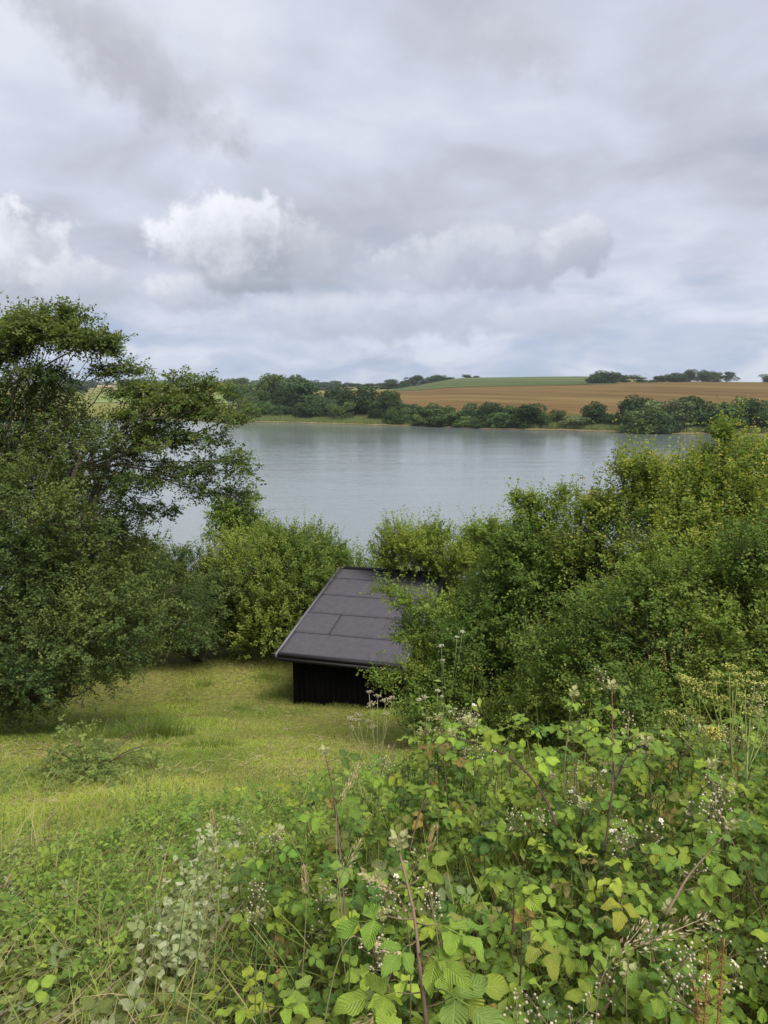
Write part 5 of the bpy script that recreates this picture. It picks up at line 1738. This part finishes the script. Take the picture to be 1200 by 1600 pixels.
# low bramble patch on the lawn
p0 = gnd(at(150, 1235, 7.6)[0], 7.6, 0)
root = thing('bramble_patch', 'low straggling patch of brambles on the lawn below the hawthorn tree', 'bramble', p0)
n = 2000
th, rr = rng.uniform(0, 6.28, n), np.sqrt(rng.random(n)) * (0.6 + 0.8 * rng.random(n))
x = p0[0] + 0.78 * rr * np.cos(th)
y = p0[1] + 0.95 * rr * np.sin(th)
lump = vn2(x, y, 3.6, 5.0)
ok = rng.random(n) < 0.06 + 1.2 * sstep(lump, 0.38, 0.75)
x, y, rr, lump = x[ok], y[ok], rr[ok], lump[ok]
n = len(x)
P = np.stack([x, y, near_z(x, y) + 0.02 + 0.95 * lump ** 2 * np.clip(1 - rr ** 2 * 0.7, 0.1, 1) * rng.random(n) ** 0.8], 1)
az = rng.uniform(0, 6.28, n)
mb = MB()
scatter(mb, LEAF_LO, P, np.stack([np.cos(az), np.sin(az), rng.normal(0, 0.4, n)], 1), np.array([0, -0.2, 1.0]) + rng.normal(size=(n, 3)) * 0.5, rng.uniform(0.4, 0.9, n), mixc((0.10, 0.165, 0.045), (0.25, 0.31, 0.09), rng.random(n)))
link('foliage', mb.mesh('foliage', M_BRAM, p0, smooth=True), root)
mb = MB()
for k in range(26):
    a_ = rng.uniform(0, 6.28)
    e = np.array(p0) + np.array([math.cos(a_) * 0.8, math.sin(a_) * 0.7, rng.uniform(0.1, 0.4)])
    tube(mb, bez(p0, (np.array(p0) + e) / 2 + np.array([0, 0, 0.25]), e, 7), np.linspace(0.004, 0.0015, 7), 4, (0.11, 0.07, 0.05))
link('stem', mb.mesh('stem', M_STEM, p0), root)

# ------------------------------------------------------------------ umbel plants, seed heads, docks
def umbel_mesh(seed, C, n_ray=11, spread=0.024, dot=0.0032):
    r = np.random.default_rng(seed)
    mb = MB()
    for k in range(n_ray):
        a_ = k * 2.4
        q = math.sqrt((k + 0.5) / n_ray)
        e = np.array([math.cos(a_) * q * spread, math.sin(a_) * q * spread, 0.018 + 0.006 * (1 - q)])
        tube(mb, [(0, 0, 0), e], [0.0007, 0.0005], 3, np.array(C) * 0.8)
        for j in range(3):
            ball(mb, e + r.normal(size=3) * np.array([0.0035, 0.0035, 0.002]), dot * r.uniform(0.6, 1.1), np.array(C) * r.uniform(0.75, 1.25))
    return mb.mesh('umbel', M_PETAL, smooth=True)


def umbel_plant(name, label, cat, base, fork, heads, C, stem_c, scale=1.0, rad_=0.0032, seed=0, group=None, leaf=0):
    root = thing(name, label, cat, base, group)
    base = np.asarray(base, float)
    r = np.random.default_rng(seed)
    mb = MB()
    fork = np.asarray(fork, float)
    main = bez(base, (base + fork) / 2 + r.normal(size=3) * 0.02, fork, 8)
    tube(mb, main, np.linspace(rad_, rad_ * 0.7, 8), 6, stem_c)
    mes = [umbel_mesh(seed * 7 + k, C) for k in range(2)]
    for k, h in enumerate(heads):
        h = np.asarray(h, float)
        s0 = main[-1 - (k % 3)]
        tube(mb, bez(s0, (s0 + h) / 2 + np.array([(h - s0)[0] * 0.25, 0, -0.01]), h, 6), np.linspace(rad_ * 0.55, 0.0010, 6), 5, stem_c)
        o = link('umbel', mes[k % 2], root)
        o.location = Vector(h - base)
        d_ = unit(h - s0)
        o.rotation_euler = (-d_[1] * 0.4 + r.normal() * 0.15, d_[0] * 0.4 + r.normal() * 0.15, r.uniform(0, 6.28))
        o.scale = (scale * r.uniform(0.7, 1.15),) * 3
    for k in range(leaf):
        q = main[r.integers(2, 8)]
        a_ = r.uniform(0, 6.28)
        ax = np.array([math.cos(a_), math.sin(a_), 0.3])
        lp = np.array([q + ax * (0.02 + 0.012 * j) for j in range(7)])
        ld = np.array([(math.cos(a_ + (1.1 if j % 2 else -1.1)), math.sin(a_ + (1.1 if j % 2 else -1.1)), 0.2) for j in range(7)])
        m2 = MB()
        tube(m2, [q, q + ax * 0.06, q + ax * 0.1], [0.0012, 0.001, 0.0006], 4, (0.16, 0.22, 0.06))
        leaves(m2, lp, ld, np.array([0, 0, 1.0]) + r.normal(size=(7, 3)) * 0.3, r.uniform(0.02, 0.04, 7), r.uniform(0.010, 0.018, 7), np.tile([[0.16, 0.22, 0.06]], (7, 1)))
        link('leaf', m2.mesh('leaf', M_LEAF, base), root)
    link('stem', mb.mesh('stem', M_STEM, base, smooth=True), root)


YU, YS = (0.36, 0.38, 0.10), (0.32, 0.36, 0.11)
umbel_plant('wild_parsnip', 'tall yellow green umbel plant at the right edge, the fullest one', 'wild parsnip', at(1130, 1330, 2.2), at(1132, 1150, 2.25),
            [at(*q, 2.25) for q in ((1098, 1090), (1118, 1062), (1145, 1078), (1125, 1100), (1160, 1095), (1140, 1050), (1112, 1076), (1152, 1062))], YU, YS, 1.05, 0.0042, 3, leaf=3)
umbel_plant('wild_parsnip', 'yellow green umbel plant left of the fullest one, with wide thin branches', 'wild parsnip', at(1118, 1300, 2.3), at(1112, 1180, 2.3),
            [at(*q, 2.3) for q in ((1063, 1068), (1078, 1072), (1092, 1082), (1068, 1125), (1050, 1122), (1080, 1118), (1090, 1132))], YU, YS, 1.0, 0.0034, 4, leaf=2)
umbel_plant('wild_parsnip', 'yellow green umbel plant cut by the right edge of the picture', 'wild parsnip', at(1168, 1320, 2.1), at(1168, 1150, 2.15),
            [at(*q, 2.15) for q in ((1180, 1062), (1165, 1075), (1195, 1080), (1188, 1100), (1172, 1120), (1205, 1110))], YU, (0.26, 0.32, 0.10), 1.05, 0.0045, 5, leaf=3)
umbel_plant('wild_parsnip', 'small yellow umbel plant with crowded heads low between the brambles', 'wild parsnip', at(1118, 1260, 2.15), at(1117, 1180, 2.15),
            [at(*q, 2.15) for q in ((1112, 1150), (1120, 1146), (1126, 1156), (1115, 1162))], (0.45, 0.42, 0.10), YS, 1.0, 0.003, 6)
PU, PS = (0.40, 0.38, 0.24), (0.30, 0.30, 0.14)
umbel_plant('cow_parsley', 'thin pale umbel plant gone to seed in front of the shed wall', 'cow parsley', at(592, 1290, 2.9), at(588, 1190, 2.95),
            [at(*q, 2.95) for q in ((577, 1085), (590, 1092), (602, 1100), (612, 1096), (582, 1105), (560, 1122), (548, 1128), (604, 1120))], PU, PS, 0.85, 0.0026, 7)
umbel_plant('cow_parsley', 'thin pale umbel plant left of the one in front of the shed', 'cow parsley', at(566, 1260, 3.0), at(566, 1170, 3.0),
            [at(*q, 3.0) for q in ((548, 1140), (560, 1128), (575, 1132), (583, 1140))], PU, PS, 0.7, 0.0022, 8)
WU = (0.58, 0.56, 0.46)
umbel_plant('white_umbel', 'tall plant with white flower heads against the bush right of the shed', 'white flowers', at(690, 1250, 2.7), at(700, 1100, 2.75),
            [at(*q, 2.75) for q in ((722, 990), (714, 998), (690, 1012), (692, 1034))], WU, (0.17, 0.20, 0.07), 0.42, 0.0011, 9)
umbel_plant('white_umbel', 'lower plant with small white flower heads at the thicket top', 'white flowers', at(680, 1240, 2.6), at(680, 1140, 2.65),
            [at(*q, 2.65) for q in ((655, 1096), (664, 1092), (684, 1082), (690, 1090), (704, 1114), (712, 1110))], WU, (0.17, 0.20, 0.07), 0.42, 0.0011, 10)


def seed_head(seed, length=0.075, width=0.010, C=(0.62, 0.53, 0.35), n=70, loose=0.0):
    r = np.random.default_rng(seed)
    t_ = r.random(n)
    a_ = r.uniform(0, 6.28, n)
    wv_ = width * np.sin(math.pi * np.clip(0.12 + 0.83 * t_, 0, 1)) ** 0.7 * r.uniform(0.5, 1.0, n)
    P = np.stack([np.cos(a_) * wv_ * 0.6, np.sin(a_) * wv_ * 0.6, t_ * length], 1)
    D = np.stack([np.cos(a_) * (0.5 + loose), np.sin(a_) * (0.5 + loose), np.ones(n)], 1)
    mb = MB()
    leaves(mb, P, D, np.stack([np.cos(a_), np.sin(a_), -0.3 + 0 * a_], 1), r.uniform(0.007, 0.012, n), r.uniform(0.002, 0.0035, n), np.array(C) * r.uniform(0.7, 1.25, n)[:, None])
    tube(mb, [(0, 0, -0.002), (0, 0, length)], [0.0008, 0.0005], 3, C)
    return mb.mesh('seed_head', M_GRASS)


HEADS = [seed_head(1), seed_head(2, 0.09, 0.012), seed_head(3, 0.11, 0.02, (0.56, 0.47, 0.34), 60, 0.4), seed_head(4, 0.06, 0.009, (0.56, 0.47, 0.30))]


def stalk(label, pts, head, hs=1.0, C=(0.22, 0.24, 0.09), group='grass stalks in the foreground', rad_=0.0013):
    pts = np.asarray(pts, float)
    root = thing('grass_stalk', label, 'grass', pts[0], group)
    path = bez(pts[0], pts[1], pts[2], 10)
    mb = MB()
    tube(mb, path, np.linspace(rad_, rad_ * 0.6, 10), 5, C)
    link('stem', mb.mesh('stem', M_STEM, pts[0], smooth=True), root)
    if head is not None:
        o = link('seed_head', HEADS[head], root)
        d_ = Vector(path[-1] - path[-2])
        o.rotation_mode = 'QUATERNION'
        o.rotation_quaternion = d_.to_track_quat('Z', 'Y')
        o.location = Vector(path[-1] - pts[0])
        hs = hs * 1.35
        o.scale = (hs, hs, hs)


stalk('straw coloured grass head bent against the tip of the purplish cane', [at(640, 1620, 1.3), at(650, 1400, 1.15), at(612, 1392, 1.12)], 1, 0.75, (0.34, 0.29, 0.15))
stalk('drooping straw coloured grass head left of the centre, above the cane with pale leaves', [at(540, 1480, 1.7), at(515, 1270, 1.75), at(532, 1252, 1.75)], 1, 0.8, (0.30, 0.27, 0.14))
stalk('pale grass head pointing right, just right of the purplish cane', [at(700, 1560, 1.5), at(660, 1340, 1.45), at(668, 1335, 1.45)], 3, 0.8, (0.30, 0.27, 0.14))
stalk('pale grass head lying diagonally low left of the purplish cane', [at(500, 1640, 1.3), at(530, 1440, 1.3), at(560, 1465, 1.3)], 1, 0.7, (0.33, 0.30, 0.15))
stalk('slim grass head leaning left at the bottom centre', [at(590, 1660, 1.1), at(625, 1560, 1.1), at(600, 1580, 1.1)], 3, 1.0, (0.36, 0.32, 0.18))
stalk('loose brownish grass head at the lower right, the larger', [at(980, 1620, 1.3), at(975, 1480, 1.3), at(990, 1482, 1.3)], 2, 1.0, (0.30, 0.24, 0.15))
stalk('loose brownish grass head at the lower right, below the larger', [at(930, 1640, 1.3), at(930, 1530, 1.3), at(950, 1512, 1.3)], 2, 0.8, (0.30, 0.24, 0.15))
stalk('straw grass head standing in the left part of the thicket', [at(470, 1560, 1.7), at(480, 1420, 1.7), at(478, 1400, 1.7)], 3, 0.9, (0.30, 0.27, 0.14))
stalk('pale loose grass head left of the thicket near the bare lawn', [at(545, 1560, 1.7), at(520, 1380, 1.7), at(530, 1375, 1.7)], 2, 0.8, (0.32, 0.29, 0.16))
stalk('short straw head above the cuttings', [at(332, 1420, 2.9), at(336, 1320, 2.9), at(334, 1300, 2.9)], 3, 1.1, (0.34, 0.30, 0.17))
for lb, x0, y0, x1, y1 in [('leftmost thin dark green rush stem at the bottom', 266, 1640, 290, 1400), ('second thin rush stem from the left at the bottom', 312, 1620, 310, 1420), ('short rush stem cut off above the fresh leaves', 335, 1640, 342, 1548), ('tall straight rush stem left of the centre bottom', 400, 1640, 402, 1460), ('leaning rush stem beside the tall straight one', 402, 1640, 430, 1470), ('tall thin stem left of the drooping grass heads', 545, 1600, 552, 1390)]:
    stalk(lb, [at(x0, y0, 1.35), at((x0 + x1) / 2 - 4, (y0 + y1) / 2, 1.4), at(x1, y1, 1.45)], None, 1, (0.06, 0.12, 0.03), rad_=0.0017)


def dock(label, base, top, n, seed, C1=(0.26, 0.14, 0.06), C2=(0.34, 0.23, 0.09)):
    root = thing('dock_plant', label, 'dock', base, 'rusty dock stalks')
    base, top = np.asarray(base, float), np.asarray(top, float)
    r = np.random.default_rng(seed)
    mb, ms = MB(), MB()
    path = bez(base, (base + top) / 2 + r.normal(size=3) * 0.01, top, 10)
    tube(ms, path, np.linspace(0.0026, 0.001, 10), 5, (0.25, 0.14, 0.07))
    n = n // 2
    t_ = 0.35 + 0.65 * r.random(n)
    P = np.stack([np.interp(t_, np.linspace(0, 1, 10), path[:, i]) for i in range(3)], 1)
    whorl = 0.5 + 0.5 * np.sin(t_ * 60)
    P = P + unit(r.normal(size=(n, 3))) * (0.004 + 0.010 * whorl * r.random(n))[:, None]
    leaves(mb, P, r.normal(size=(n, 3)), r.normal(size=(n, 3)), r.uniform(0.003, 0.006, n), r.uniform(0.003, 0.005, n), mixc(C1, C2, r.random(n)))
    link('seed_head', mb.mesh('seed_head', M_GRASS, base), root)
    link('stem', ms.mesh('stem', M_STEM, base), root)


dock('tallest rusty dock stalk at the bottom right', at(1115, 1680, 1.2), at(1132, 1465, 1.25), 420, 1)
dock('rusty dock stalk just left of the tallest one', at(1095, 1680, 1.2), at(1105, 1490, 1.25), 380, 2)
dock('short rusty dock stalk left of the other two', at(1075, 1680, 1.2), at(1082, 1530, 1.22), 260, 3)

# grass on the bank behind the far reeds
reeds(440, 1320, 16, 46, 14000, 0.5, 1.1, (0.14, 0.19, 0.06), (0.26, 0.26, 0.11), 'rough grass between the far shore and the ripe field')

# ------------------------------------------------------------------ haze
V, T = box_vt(-7500, 7500, -7500, 7500, -4, 70)
hm, t = new_mat('haze')
vol = t.n('ShaderNodeVolumePrincipled', ins={'Color': (0.80, 0.88, 1.0, 1), 'Density': 0.00011, 'Anisotropy': 0.2})
t.t.links.new(vol.outputs[0], t.n('ShaderNodeOutputMaterial').inputs['Volume'])
link('haze', mesh_tris('haze', V, T, mat=hm), label='thin bluish summer haze over the far hills', cat='haze', kind='stuff')
